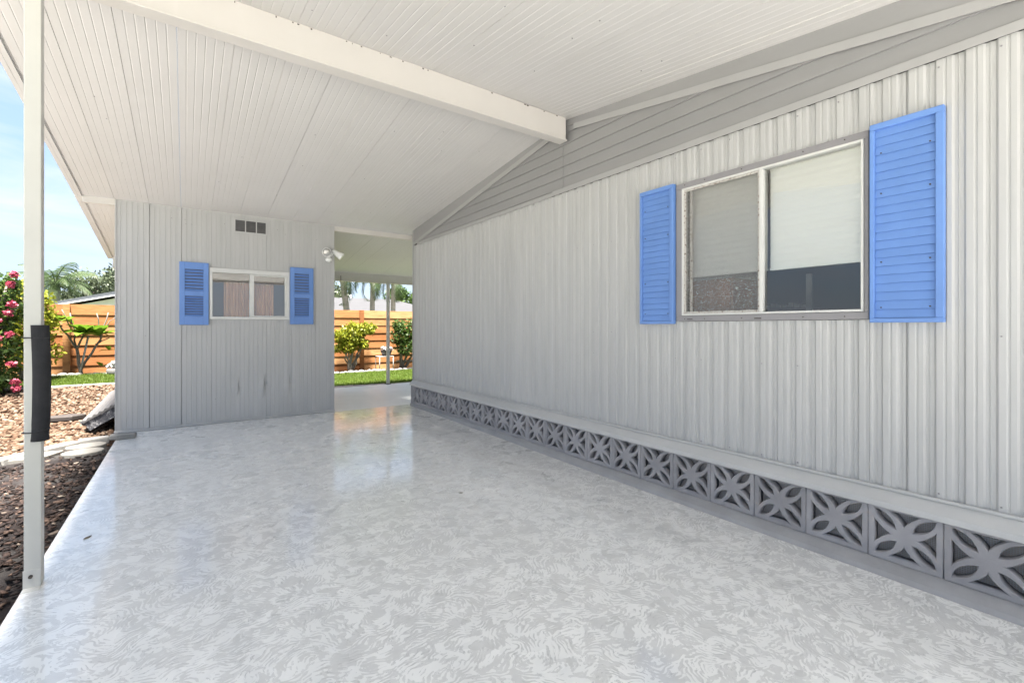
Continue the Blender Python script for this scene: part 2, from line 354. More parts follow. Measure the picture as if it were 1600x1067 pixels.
def np_mesh(name, verts, faces_n, m, nper):
    """fast mesh: verts (k,3) array, faces = consecutive groups of nper vertices"""
    me = bpy.data.meshes.new(name); k = len(verts); nf = k//nper
    me.vertices.add(k); me.vertices.foreach_set('co', np.ascontiguousarray(verts, dtype=np.float32).ravel())
    me.loops.add(k); me.loops.foreach_set('vertex_index', np.arange(k, dtype=np.int32))
    me.polygons.add(nf); me.polygons.foreach_set('loop_start', np.arange(0, k, nper, dtype=np.int32))
    me.update(calc_edges=True); me.validate(); me.materials.append(m); return me
def leaf_quads(cen, size, aspect=.5, up=.3, droop=.0):
    """one rhombic leaf per centre, randomly turned, leaning to face up/outward"""
    n = len(cen); d = rng.normal(size=(n, 3)); d[:, 2] -= droop; d /= np.linalg.norm(d, axis=1)[:, None]
    nrm = rng.normal(size=(n, 3)); nrm[:, 2] += up*3; s = np.cross(d, nrm); s /= np.linalg.norm(s, axis=1)[:, None]+1e-9
    L = size*(.6+.8*rng.random(n))[:, None]; W = L*aspect
    q = np.stack([cen - d*L*.5, cen + s*W*.5 + d*L*.05, cen + d*L*.5, cen - s*W*.5 + d*L*.05], axis=1)
    return q.reshape(-1, 3)
def crown_points(blobs, n, shell=.55):
    """points spread through a set of ellipsoids (x,y,z,rx,ry,rz), denser near their surface"""
    w = np.array([b[3]*b[4]*b[5] for b in blobs])**.67; w /= w.sum(); out = []
    for b, k in zip(blobs, rng.multinomial(n, w)):
        d = rng.normal(size=(k, 3)); d /= np.linalg.norm(d, axis=1)[:, None]
        r = (shell + (1-shell)*rng.random(k)) * (.85+.3*rng.random(k)); out.append(np.array(b[:3]) + d*r[:, None]*np.array(b[3:]))
    return np.concatenate(out)
def foliage(name, blobs, n, size, m, parent, aspect=.5, up=.3, shell=.5, droop=0, loc=None):
    v = leaf_quads(crown_points(blobs, n, shell), size, aspect, up, droop)
    return link(name, np_mesh(name, v, None, m, 4), parent)
def lump_blobs(c, r, n, spread=.75, lump=.42):
    out = []
    for i in range(n):
        d = rng.normal(size=3); d /= np.linalg.norm(d); k = spread*(.4+.6*rng.random()); q = lump*(.7+.6*rng.random())
        out.append((c[0]+d[0]*r[0]*k, c[1]+d[1]*r[1]*k, c[2]+d[2]*r[2]*k, r[0]*q, r[1]*q, r[2]*q))
    return out
def sstep(a, b, t):
    t = min(1, max(0, (t-a)/(b-a))); return t*t*(3-2*t)
def gz(x, y):
    """height of the garden ground"""
    return -.03 + .25*sstep(8.3, 12.4, y)*sstep(1.4, -.6, x)
def sheet(name, m, x0, x1, y0, y1, dz, nx=20, ny=20, rough=0, flat=None):
    mb = MB()
    for j in range(ny+1):
        for i in range(nx+1):
            x = x0+(x1-x0)*i/nx; y = y0+(y1-y0)*j/ny
            z = (gz(x, y) if flat is None else flat) + dz + (rough*mnoise.noise((x*2.3, y*2.3, 1.7)) if rough else 0)
            mb.v.append((x, y, z))
    for j in range(ny):
        for i in range(nx):
            a = j*(nx+1)+i; mb.f.append((a, a+1, a+nx+2, a+nx+1))
    return mb.build(name, m, smooth=True)

# ================================================================== SETTING
g = MB()
xs = sorted(set([-400, -150, -60, -25] + [round(-14+1.0*i, 2) for i in range(29)] + [25, 60, 150, 400]))
ys = sorted(set([-400, -150, -60, -25] + [round(-12+1.0*i, 2) for i in range(41)] + [60, 150, 400]))
for y in ys:
    for x in xs: g.v.append((x, y, gz(x, y)-.06))
for j in range(len(ys)-1):
    for i in range(len(xs)-1):
        a = j*len(xs)+i; g.f.append((a, a+1, a+len(xs)+1, a+len(xs)))
struct(g.build('ground', M['earth'], smooth=True))
slab = MB(); slab.prism([(-.61, -9), (2.9, -9), (2.9, 6.75), (-.61, 6.75)], 'z', -.14, 0); slab = struct(slab.build('carport_floor', M['floor'], bevel=.008))
slab2 = MB(); slab2.box(-.61, 7.5, 6.757, 9.42, -.14, -.004); struct(slab2.build('back_porch_floor', M['porch'], bevel=.006))
struct(sheet('mulch_bed', M['mulch'], -3.09, -.615, 1.2, 6.5, .0, 40, 40, .025))
struct(sheet('gravel_bed', M['gravelbase'], -7, -.62, 6.3, 10.95, .004, 40, 40, .02))
struct(sheet('lawn', M['lawnbase'], -8, 14, 10.95, 12.35, .006, 50, 8))
struct(sheet('back_lawn', M['lawnbase'], 1.0, 14, 9.62, 10.95, .010, 40, 8))
struct(sheet('garden_bed', M['bed'], -8, 14, 12.35, 13.6, .012, 50, 8, .02))
struct(sheet('bounce_ground', M['bouncepale'], -11, -3.1, -9, 8.6, .012, 10, 20))  # unseen pale sheet added to bounce sunlight into the carport
struct(sheet('street', M['concrete'], -60, 60, -20, -9.2, -.0, 4, 4, 0, -.05))

# ------------------------------------------------------------------ carport roof
RY, RZ = 3.12, 3.09
S_F, S_B = .125, .12
Y_F = -1.5
ZB = RZ - S_B*(6.82-RY)
def ceil_z(y):
    if y <= RY: return RZ - S_F*(RY-y)
    if y <= 6.82: return RZ - S_B*(y-RY)
    return ZB - .006 - .136*(y-6.82)
carport = thing('carport', 'white metal carport roof on a ridge beam spanning the grey painted floor', 'carport', (-.6, 3.0, 0))
PW = .305; RIB = PW/6
def pan_profile():
    p = []
    for k in range(6):
        x = k*RIB
        if k == 0: p += [(.0, .004), (.001, .004), (.0025, 0)]
        else: p += [(x-.0045, 0), (x-.001, .0016), (x+.001, .0016), (x+.0045, 0)]
    p += [(PW-.002, 0), (PW-.002, .03), (.0, .03)]
    return p
def pan_mesh(name, y0, y1):
    mb = MB(); mb.prism(pan_profile(), 'y', y0, y1, lambda q: (q[0], q[1], q[2]+ceil_z(q[1]))); return mb.mesh(name, M['ceiling'])
pm_f, pm_b, pm_x = pan_mesh('roof_panel', Y_F, RY-.001), pan_mesh('roof_panel', RY+.001, 6.819), pan_mesh('roof_panel', 6.822, 9.47)
for k in range(-1, 12):
    x = -.655 + PW*k
    for pm in (pm_f, pm_b): link('roof_panel', pm, carport, loc=(x, 0, random.uniform(-.0015, .0015)))
for k in range(-1, 22): link('roof_panel', pm_x, carport, loc=(-.655+PW*k, 0, random.uniform(-.0015, .0015)))
mb = MB()
for (ya, yb) in ((Y_F, RY), (RY, 6.82), (6.821, 9.47)):
    e = .0005
    za, zb = ceil_z(ya+e), ceil_z(yb-e)
    mb.prism([(ya, za-.012), (yb, zb-.012), (yb, zb+.10), (ya, za+.10)], 'x', -.985, -.957)
    mb.prism([(ya, za-.011), (yb, zb-.011), (yb, zb+.02), (ya, za+.02)], 'x', -.9565, -.925)
mb.build('edge_trim', M['ceiling'], carport)
mb = MB(); mb.prism([(Y_F-.06, ceil_z(Y_F)-.06), (Y_F, ceil_z(Y_F)-.06), (Y_F, ceil_z(Y_F)+.09), (Y_F-.06, ceil_z(Y_F)+.09)], 'x', -.99, 2.80); mb.build('front_fascia', M['beam'], carport)
mb = MB(); mb.box(-.95, 2.795, 3.085, 3.155, 2.885, 3.0855)
bm_ = mb.build('ridge_beam', M['beam'], carport, bevel=.004)
mb = MB(); mb.box(-.95, 2.797, 3.070, 3.170, 2.872, 2.8845); mb.build('beam_flange', M['beam'], bm_, bevel=.002)
mb = MB()
for i in range(26):
    x = random.uniform(-.3, 2.7); w = random.uniform(.003, .02) if x > 1.9 else random.uniform(.003, .012)
    mb.box(x, x+w, 3.0835, 3.0848, 3.072-random.uniform(0, .004), 3.079)
stuff(mb.build('rust_streak', M['bolt'], bm_))
for (xa, xb) in ((-.925, -.652), (1.732, 3.4)):
    mb = MB(); mb.box(xa, xb, 6.823, 6.88, 2.574, ceil_z(6.83)+.004); mb.build('eave_beam', M['beam'], carport, bevel=.003)
mb = MB(); mb.box(-.925, 6.2, 9.40, 9.46, 2.135, 2.30); rb = mb.build('back_beam', M['post'], carport, bevel=.003)
mb = MB(); mb.box(-.925, 6.2, 9.385, 9.475, 2.118, 2.1345); mb.build('beam_flange', M['post'], rb)
mb = MB(); mb.box(2.505, 2.515, 9.375, 9.384, 2.12, 2.22); mb.build('hook', M['bolt'], rb)
mb = MB()
for i in range(46):
    x = random.uniform(-.8, 2.7); y = random.choice((random.uniform(.6, 3.0), random.uniform(3.3, 6.7))); z = ceil_z(y)
    mb.lathe([(.0045, .001), (.004, -.003)], (x, y, z), 7)
stuff(mb.build('nail_head', M['darktrim'], carport))
# posts
def post(x0, y0, w, d, ztop, z0=0):
    mb = MB(); mb.box(x0, x0+w, y0, y0+d, z0+.004, ztop); p = mb.build('post', M['post'], carport, bevel=.004)
    return p
p = post(-.604, 3.003, .058, .058, ceil_z(3.03)-.0)
mb = MB(); mb.box(-.606, -.547, 2.999, 3.0025, .004, .085); mb.box(-.606, -.547, 2.96, 3.0025, .0, .004)
br = mb.build('base_bracket', M['post'], p, bevel=.001)
mb = MB(); mb.tube([(-.580, 2.9985, .055), (-.580, 2.990, .055)], .008, 8); mb.build('bolt', M['bolt'], p)
p = post(3.46, 9.40, .062, .05, 2.1175)
mb = MB(); mb.box(3.445, 3.54, 9.365, 9.48, -.003, .006); mb.build('base_bracket', M['bolt'], p)
# rest of the posts along the left edge, in front of the camera's view
for yy in (-.8,): post(-.604, yy, .058, .058, ceil_z(yy+.03))

# ------------------------------------------------------------------ mobile home
home = thing('mobile_home', 'grey corrugated mobile home side wall with blue shuttered window', 'mobile home', (2.85, 2.5, .33))
def corr_profile(y0, y1, out):
    """(y, x) polyline of the corrugated sheet; x is measured towards the carport"""
    P = .1; pts = []; k0 = int(math.floor(y0/P))-1
    seg = [(0, 0), (.013, 0), (.0155, .0035), (.018, 0), (.029, 0), (.037, .0095), (.054, .0095), (.0575, .0072), (.0635, .0072), (.067, .0095), (.090, .0095), (.0985, 0)]
    raw = []
    for k in range(k0, int(y1/P)+2): raw += [(k*P+a, b) for a, b in seg]
    pts = [(y0, np.interp(y0, [r[0] for r in raw], [r[1] for r in raw]))] + [r for r in raw if y0 < r[0] < y1] + [(y1, np.interp(y1, [r[0] for r in raw], [r[1] for r in raw]))]
    return [(out - b, a) for a, b in pts]
XW = 2.850
def corr_panel(y0, y1, z0, z1):
    pr = corr_profile(y0+.001, y1-.001, XW); n = len(pr); mb = MB()
    zs = [z0, z1]
    for z in zs: mb.v += [(x, y, z) for x, y in pr]
    for i in range(n-1): mb.f.append((i, n+i, n+i+1, i+1))
    # folded back edges give the sheet a visible thickness
    b = len(mb.v)
    for z in zs: mb.v += [(XW+.018, pr[0][1], z), (XW+.018, pr[-1][1], z)]
    mb.f += [(0, b, b+2, n), (n-1, 2*n-1, b+3, b+1), (b, b+1, b+3, b+2)]
    return mb.build('corrugated_panel', M['siding'], home)
ZT = 2.4375
for a, b in ((-3.0, -1.9), (-1.9, -.6), (-.6, .70)): corr_panel(a, b, .385, ZT)
corr_panel(.70, .845, .385, ZT)
corr_panel(.845, 1.971, .385, 1.238); corr_panel(.845, 1.971, 2.204, ZT)
for a, b in ((1.971, 3.31), (3.31, 4.03), (4.03, 5.10), (5.10, 6.565)): corr_panel(a, b, .385, ZT)
mb = MB(); mb.prism([(2.832, 6.566), (2.905, 6.566), (2.905, 6.612), (2.832, 6.612)], 'z', .33, 2.72); mb.build('corner_trim', M['trim'], home, bevel=.003)
# screw heads on the siding
mb = MB()
for y in np.arange(-.45, 6.5, .2):
    for z in (.43, .98, 1.16, 1.9, 2.40):
        if .5 < y < 2.3 and 1.1 < z < 2.3: continue
        if random.random() < .55: mb.lathe([(.004, 0), (.004, .0025), (.001, .0045)], (0, 0, 0), 6); \
            [mb.v.__setitem__(i, (2.8395-mb.v[i][2], y+.05+mb.v[i][0]-.0185, z+mb.v[i][1])) for i in range(len(mb.v)-18, len(mb.v))]
stuff(mb.build('screw_head', M['darktrim'], home))
# trim strip over the corrugated sheet, clapboards, gable strips
mb = MB(); mb.prism([(2.8265, 2.434), (2.830, 2.434), (2.830, 2.473), (2.85, 2.478), (2.8265, 2.478)], 'y', -3, 3.32); mb.build('top_trim', M['trim'], home, bevel=.002)
mb = MB(); mb.prism([(2.829, 2.430), (2.8325, 2.430), (2.8325, 2.469), (2.85, 2.474), (2.829, 2.474)], 'y', 3.323, 6.43); mb.build('top_trim', M['trim'], home, bevel=.002)
def gab_f(z): return .30+(z-2.575)/.163
def gab_b(z): return 6.40-(z-2.52)/.166
def clap(z0, z1):
    yf = (max(-3, gab_f(z0)), max(-3, gab_f(z1))); yb = (min(6.5, gab_b(z0)), min(6.5, gab_b(z1)))
    for (ya, yc) in (((yf[0], yf[1]), (3.17, 3.17)), ((3.174, 3.174), (yb[0], yb[1]))):
        if yc[0]-ya[0] < .06: continue
        vs = []
        for x0, z, k in ((2.834, z0, 0), (2.850, z0, 0), (2.852, z1+.012, 1), (2.8475, z1, 1)):
            vs.append((x0, ya[k], z))
        for x0, z, k in ((2.834, z0, 0), (2.850, z0, 0), (2.852, z1+.012, 1), (2.8475, z1, 1)):
            vs.append((x0, max(yc[k], ya[k]+.02), z))
        mb = MB(); mb.add(vs, [(0, 1, 2, 3), (7, 6, 5, 4), (0, 4, 5, 1), (1, 5, 6, 2), (2, 6, 7, 3), (3, 7, 4, 0)])
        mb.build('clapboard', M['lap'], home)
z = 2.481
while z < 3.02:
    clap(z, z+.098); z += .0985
def gstrip(pts, h, x0, x1, name, m):
    (ya, za), (yb, zb) = pts; mb = MB()
    mb.prism([(ya, za), (yb, zb), (yb, zb+h), (ya, za+h)], 'x', x0, x1); return mb.build(name, m, home, bevel=.0015)
gstrip(((-1.0, 2.363), (3.02, 2.972)), .05, 2.826, 2.8325, 'gable_trim', M['trim'])
gstrip(((3.36, 2.972), (6.56, 2.441)), .05, 2.827, 2.8325, 'gable_trim', M['trim'])
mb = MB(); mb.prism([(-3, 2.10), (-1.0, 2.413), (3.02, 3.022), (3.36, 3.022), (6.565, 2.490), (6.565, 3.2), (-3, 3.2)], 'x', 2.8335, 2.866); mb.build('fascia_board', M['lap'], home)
# ledge flashing
mb = MB(); mb.prism([(2.860, .400), (2.838, .400), (2.834, .392), (2.784, .345), (2.780, .318), (2.784, .318), (2.79, .340), (2.860, .378)], 'y', -3, 6.60); mb.build('sill_flashing', M['ledge'], home, bevel=.001)
mb = MB(); mb.box(2.826, 2.8395, -3, 6.57, .396, .410); mb.build('flashing_lip', M['ledge'], home, bevel=.002)
# body behind the sheets, with the window opening
mb = MB()
X0, X1, HB = 2.872, 7.2, 6.60
mb.box(X0, X0+.05, -3, .866, .33, 3.2); mb.box(X0, X0+.05, 1.92, HB, .33, 3.2); mb.box(X0, X0+.05, .866, 1.92, .33, 1.28); mb.box(X0, X0+.05, .866, 1.92, 2.163, 3.2)
mb.box(X1-.05, X1, -3, HB, .33, 3.2); mb.box(X0+.05, X1-.05, -3, -2.95, .33, 3.2); mb.box(X0+.05, X1-.05, HB-.05, HB, .33, 3.2)
mb.box(X0, X1, -3, HB, .28, .33); mb.box(X0, X1, -3, HB, 3.2, 3.26)
mb.build('wall', M['vent'], home)  # dark colour paints the shade seen in the gaps behind the trim
mb = MB(); mb.box(2.93, 6.4, -2.2, -2.18, .34, 3.1); mb.box(5.6, 5.62, -2.2, 4.6, .34, 3.1); mb.box(2.93, 6.4, 4.6, 4.62, .34, 3.1); mb.box(2.93, 6.4, -2.2, 4.6, 2.9, 2.92)
mb.build('inner_wall', M['room'], home)
mb = MB(); mb.box(2.93, 6.4, -2.2, 4.6, .34, .37); mb.build('inner_floor', M['roomfloor'], home)
# window
WY0, WY1, WZ0, WZ1 = .866, 1.92, 1.28, 2.163
mb = MB()
XF = 2.830
mb.box(XF, 2.872, .846, 1.970, 1.240, 1.279); mb.box(XF, 2.872, .846, 1.970, 2.164, 2.203)
mb.box(XF, 2.872, .846, .8655, 1.2792, 2.1638); mb.box(XF, 2.872, 1.9205, 1.970, 1.2792, 2.1638)
win = mb.build('window', M['darktrim'], home, bevel=.003)
mb = MB(); t = .012
mb.box(2.822, 2.876, WY0, WY1, WZ0, WZ0+t); mb.box(2.822, 2.876, WY0, WY1, WZ1-t, WZ1)
mb.box(2.822, 2.876, WY0, WY0+t, WZ0+t, WZ1-t); mb.box(2.822, 2.876, WY1-t, WY1, WZ0+t, WZ1-t)
mb.build('frame', M['whiteframe'], win, bevel=.002)
mb = MB(); mb.box(2.818, 2.874, 1.368, 1.387, WZ0+t+.001, WZ1-t-.001); mb.build('mullion', M['whiteframe'], win, bevel=.002)
mb = MB(); a0, a1, c0, c1 = 1.389, WY1-t-.001, WZ0+t+.001, WZ1-t-.001
mb.box(2.831, 2.845, a0, a1, c0, c0+.012); mb.box(2.831, 2.845, a0, a1, c1-.012, c1); mb.box(2.831, 2.845, a0, a0+.012, c0+.012, c1-.012); mb.box(2.831, 2.845, a1-.012, a1, c0+.012, c1-.012)
mb.box(2.848, 2.856, 1.855, 1.872, c0, c1)
mb.build('screen_frame', M['rust'], win)
mb = MB(); mb.add([(2.838, a0+.012, c0+.012), (2.838, a1-.012, c0+.012), (2.838, a1-.012, c1-.012), (2.838, a0+.012, c1-.012)], [(0, 3, 2, 1)]); mb.build('insect_screen', M['screen'], win)
mb = MB(); mb.box(2.862, 2.866, 1.388, WY1-t, WZ0+t, WZ1-t); mb.build('glass_pane', M['glass'], win)
mb = MB(); mb.box(2.848, 2.852, WY0+t, 1.3675, WZ0+t, WZ1-t); mb.build('glass_pane', M['glass'], win)
mb = MB()
for y in (.95, 1.15, 1.5, 1.75, 1.9): mb.tube([(2.8298, y, 2.186), (2.827, y, 2.186)], .0035, 6); mb.tube([(2.8298, y, 1.256), (2.827, y, 1.256)], .0035, 6)
mb.build('screw_head', M['bolt'], win)
mb = MB(); mb.box(2.8255, 2.8298, 1.38, 1.42, 1.250, 1.256); mb.box(2.8255, 2.8298, 1.84, 1.88, 1.252, 1.257); mb.build('weep_hole', M['bolt'], win)
# blinds: cellular, folded in shallow pleats
def blind(y0, y1, zb, label):
    mb = MB(); zt = 2.15; n = int((zt-zb)/.02); pts = []
    for i in range(n+1): pts.append((2.905+(.0028 if i % 2 else 0), zt-(zt-zb)*i/n))
    back = [(2.925, zb), (2.925, zt)]
    mb.prism(pts+back, 'y', y0, y1); mb.box(2.900, 2.930, y0, y1, zb-.016, zb-.0005); mb.box(2.898, 2.935, y0, y1, zt+.0005, zt+.03)
    o = mb.build('window_blind', M['blind']); tag(o, label, 'blind', 'half lowered blinds inside the home window'); return origin_to_base(o)
blind(.885, 1.362, 1.560, 'white pleated blind half lowered behind the clear right pane')
blind(1.385, 1.905, 1.563, 'pleated blind half lowered behind the dusty insect screen')
t_ = thing('side_shelf', 'low shelf with pale items seen through the clear pane', 'shelf', (4.22, 1.82, .372))
mb = MB(); mb.box(4.1, 4.35, 1.64, 2.0, 1.345, 1.362); mb.build('shelf_board', M['room'], t_)
mb = MB()
for i in range(7): mb.box(4.11, 4.17, 1.65+i*.048, 1.65+i*.048+.036, 1.363, 1.385+.008*(i % 3))
stuff(mb.build('shelf_item', M['blind'], t_))
mb = MB(); mb.box(4.2, 4.26, 1.66, 1.70, .372, 1.344); mb.build('leg', M['room'], t_)
mb = MB(); mb.box(4.2, 4.26, 1.94, 1.98, .372, 1.344); mb.build('leg', M['room'], t_)
o = MB(); o.box(4.0, 4.03, 1.565, 1.605, .372, 1.62); o = o.build('door_edge', M['whiteframe']); tag(o, 'thin white door edge standing inside the home window', 'door'); origin_to_base(o)

cab = thing('reflection_cabinet', 'made up brown cabinet standing in for the brown reflection in the screened pane', 'reflection_cabinet', (3.33, 2.28, .37))  # added to give the pane its brown reflection
mb = MB(); mb.box(3.12, 3.55, 1.715, 2.835, .372, 1.545); mb.build('carcass', M['reflbrown'], cab, bevel=.004)
for a in (1.725, 2.10, 2.475):
    mb = MB(); mb.box(3.098, 3.1195, a, a+.35, .40, 1.53); dd_ = mb.build('door', M['reflbrown'], cab, bevel=.004)
    mb = MB(); mb.box(3.080, 3.0975, a+.30, a+.315, 1.30, 1.42); mb.build('handle', M['metal'], dd_)
# shutters of the home: frame with closed slats
def home_shutter(y0, y1, z0, z1, label):
    fr = MB(); x0, x1 = 2.802, 2.838; s = .026
    fr.box(x0, x1, y0, y1, z0, z0+.022); fr.box(x0, x1, y0, y1, z1-.03, z1); fr.box(x0, x1, y0, y0+s+.004, z0+.022, z1-.03); fr.box(x0, x1, y1-s+.006, y1, z0+.022, z1-.03)
    sh = fr.build('shutter', M['blue'], home, bevel=.003); sh['label'] = label
    n = 22; p = (z1-.03-z0-.022)/n
    for i in range(n):
        za = z0+.022+i*p; mb = MB()
        mb.prism([(2.8115, za+.002), (2.8165, za+.0005), (2.826, za+p+.006), (2.821, za+p+.006)], 'y', y0+s+.0045, y1-s+.0055)
        mb.build('slat', M['blue'], sh)
    mb = MB()
    for y in (y0+.05, y1-.045):
        for z in (z0+.075, z0+.30, z1-.35, z1-.15): mb.tube([(2.8165, y, z), (2.8100, y, z)], .004, 6)
    mb.build('screw_head', M['bolt'], sh)
home_shutter(.556, .835, 1.222, 2.212, 'wide looking blue shutter right of the home window')
home_shutter(1.975, 2.268, 1.222, 2.212, 'narrow looking blue shutter left of the home window')

# ------------------------------------------------------------------ skirting of breeze blocks
skirt = thing('skirting_wall', 'low grey skirting of pierced breeze blocks along the foot of the home', 'skirting wall', (2.8, 2.5, 0))
BP, BH = .2835, .272
def block_mesh():
    cu = bpy.data.curves.new('breeze', 'CURVE'); cu.dimensions = '2D'; cu.fill_mode = 'BOTH'; cu.extrude = .026; cu.bevel_depth = .003; cu.bevel_resolution = 0
    def poly(pts):
        s = cu.splines.new('POLY'); s.points.add(len(pts)-1)
        for q, (a, b) in zip(s.points, pts): q.co = (a, b, 0, 1)
        s.use_cyclic_u = True
    hw, hh = BP/2-.004, BH/2-.004
    poly([(-hw, -hh), (hw, -hh), (hw, hh), (-hw, hh)])
    def sc(p): return (p[0]*(BP/2), p[1]*(BH/2))
    for q in range(4):            # lens openings on the diagonals
        a = R(45+90*q); d = (math.cos(a), math.sin(a)); nrm = (-d[1], d[0]); pts = []
        L0, L1, W = .27, 1.19, .168
        for i in range(9):
            t = i/8; pts.append((L0+(L1-L0)*t, W*math.sin(math.pi*t)**.85))
        for i in range(7, 0, -1):
            t = i/8; pts.append((L0+(L1-L0)*t, -W*math.sin(math.pi*t)**.85))
        poly([sc((d[0]*u+nrm[0]*w, d[1]*u+nrm[1]*w)) for u, w in pts])
    for q in range(4):            # concave triangles at the sides
        a = R(90*q); d = (math.cos(a), math.sin(a)); nrm = (-d[1], d[0]); pts = [(.27, 0)]
        B, Wd = .84, .49
        for i in range(1, 6):
            t = i/5; pts.append((.27+(B-.27)*t, Wd*(t**1.7)))
        for i in range(5, 0, -1):
            t = i/5; pts.append((.27+(B-.27)*t, -Wd*(t**1.7)))
        poly([sc((d[0]*u+nrm[0]*w, d[1]*u+nrm[1]*w)) for u, w in pts])
    ob = bpy.data.objects.new('breeze', cu); COL.objects.link(ob)
    dg = bpy.context.evaluated_depsgraph_get(); dg.update()
    me = bpy.data.meshes.new_from_object(ob.evaluated_get(dg)); bpy.data.objects.remove(ob); bpy.data.curves.remove(cu)
    me.transform(Matrix(((0, 0, -1, 0), (-1, 0, 0, 0), (0, 1, 0, 0), (0, 0, 0, 1))))
    me.materials.clear(); me.materials.append(M['block']); me.name = 'breeze_block'; return me
bme = block_mesh()
y = .558 - 5*BP + BP/2
while y < 6.50:
    b = link('breeze_block', bme, skirt, loc=(2.832+random.uniform(-.003, .003), y, .056+BH/2+random.uniform(-.002, .002)))
    b.rotation_euler.z = random.uniform(-.006, .006)
    y += BP
yend = y-BP/2
mb = MB(); mb.box(2.802, 2.895, yend+.003, 6.60, .0, .326); mb.build('end_block', M['block'], skirt, bevel=.004)
mb = MB()
for i in range(23):                          # mortar bed that widens towards the street
    pass
sec = []
ysq = [-1.1, .3, 1.0, 1.7, 2.6, 3.4, 4.2, 5.0, 5.8, 6.6]
for yy in ysq:
    k = sstep(6.0, 2.0, yy); w = .012+.058*k+random.uniform(-.003, .003); sec.append([(2.90, yy, .001), (2.803-w, yy, .001), (2.803-w*.8, yy, .014+.008*k), (2.803-.010, yy, .038+.010*k), (2.812, yy, .0555), (2.90, yy, .0555)])
for s_ in sec: mb.v += s_
for i in range(len(sec)-1):
    for k in range(5): a = i*6+k; mb.f.append((a, a+1, a+7, a+6))
mb.f.append((0, 5, 4, 3, 2, 1)); e = (len(sec)-1)*6; mb.f.append((e, e+1, e+2, e+3, e+4, e+5))
mb.build('mortar_curb', M['curb'], skirt, smooth=False)
mb = MB()
for y in np.arange(-.4, 6.5, .0085): mb.add([(2.866, y, .05), (2.866, y+.0024, .05), (2.866, y+.0024, .335), (2.866, y, .335)], [(0, 1, 2, 3)])
for z in np.arange(.052, .334, .0085): mb.add([(2.8665, -.5, z), (2.8665, 6.5, z), (2.8665, 6.5, z+.0024), (2.8665, -.5, z+.0024)], [(0, 1, 2, 3)])
stuff(mb.build('wire_mesh', M['wire'], skirt))
mb = MB(); mb.box(2.96, 2.98, -3, 6.6, 0, .33); mb.build('backing_board', M['crawl'], skirt)

# ------------------------------------------------------------------ shed
shed = thing('shed', 'grey grooved metal storage shed with white window and blue louvred shutters', 'shed', (.53, 6.82, 0))
SX0, SX1, SY, SZ = -.648, 1.727, 6.82, ZB-.004
DENTS = [(.548, .437, .12, .12, .022), (.846, .423, .15, .16, .032), (1.146, .427, .13, .13, .022), (.62, .40, .25, .3, .008), (1.0, .6, .25, .35, .008)]
def dent(x, z):
    d = 0
    for cx, cz, rx, rz, k in DENTS:
        u = (x-cx)/rx; w = (z-cz)/rz
        if k > .01:
            e = max(0, 1-abs(w)) ** 1.2                                # bulge, a sharp fold, then a hollow that runs out
            if -1 < u < -.03: d -= .55*k*(1+u)**1.5*e
            elif -.03 <= u < .03: d += k*e*(-.5+(u+.03)/.06*1.3)
            elif .03 <= u < 1: d += .8*k*(1-u)**1.6*e
        else: d += k*math.exp(-(u*u+w*w))
    return d
WX0, WX1, WZa, WZb = .242, 1.146, 1.30, 1.938
def shed_panel(xa, xb, za, zb):
    xsn = []; G = .0508; k = math.floor((xa-SX0)/G)
    raw = [(xa, 0)]
    while SX0+k*G < xb+.01:
        x = SX0+k*G; wide = (k % 6 == 0)
        for dx, dy in ((-.006, 0), (-.0015, .004 if wide else .0023), (.0015, .004 if wide else .0023), (.004, -.001), (.009, 0)):
            if xa+.001 < x+dx < xb-.001: raw.append((x+dx, dy))
        if xa < x+.027 < xb: raw.append((x+.027, 0))
        k += 1
    for cx_, cz_, rx_, rz_, k_ in DENTS:
        if k_ > .01: raw += [(cx_+dx, 0) for dx in (-.09, -.06, -.035, -.015, -.004, .004, .02, .04, .07) if xa+.002 < cx_+dx < xb-.002]
    raw.sort(); raw.append((xb-.0015, 0)); nz_ = max(1, int((zb-za)/.05)); mb = MB(); n = len(raw)
    for j in range(nz_+1):
        z = za+(zb-za)*j/nz_
        for x, dy in raw: mb.v.append((x, SY+dy+(dent(x, z) if z < 1.2 else 0)+.0012*mnoise.noise((x*5, z*2.2, 3)), z))
    for j in range(nz_):
        for i in range(n-1): a = j*n+i; mb.f.append((a, a+1, a+n+1, a+n))
    return mb.build('wall_panel', M['shed'], shed)
seams = [SX0+PW*k for k in range(8)]+[SX1]
for xa, xb in zip(seams[:-1], seams[1:]):
    if xb <= WX0+.005 or xa >= WX1-.005: shed_panel(xa, xb, .022, SZ)
    else:
        if xa < WX0: shed_panel(xa, WX0, .022, SZ); xa = WX0
        if xb > WX1: shed_panel(WX1, xb, .022, SZ); xb = WX1
        shed_panel(xa, xb, .022, WZa); shed_panel(xa, xb, WZb, SZ)
mb = MB(); mb.box(SX0-.004, SX0, SY-.003, 9.2, .022, SZ-.005); mb.box(SX1, SX1+.004, SY-.003, 9.2, .022, SZ-.005)
mb.box(SX0, WX0, SY+.04, SY+.07, .022, SZ); mb.box(WX1, SX1, SY+.04, SY+.07, .022, SZ); mb.box(WX0, WX1, SY+.04, SY+.07, .022, WZa); mb.box(WX0, WX1, SY+.04, SY+.07, WZb, SZ)
mb.box(SX0, SX1, 9.2, 9.22, .022, 2.3); mb.build('wall', M['shed'], shed)
mb = MB(); mb.box(SX0+.0, SX0+.010, SY-.0075, SY-.0005, .022, SZ); mb.box(SX1-.012, SX1+.006, SY-.0075, SY-.0005, .022, SZ); mb.build('corner_trim', M['shed'], shed)
mb = MB(); mb.box(SX0-.01, SX1+.01, SY-.022, 9.2, .0005, .0215); mb.build('base_sill', M['ledge'], shed, bevel=.003)
mb = MB()
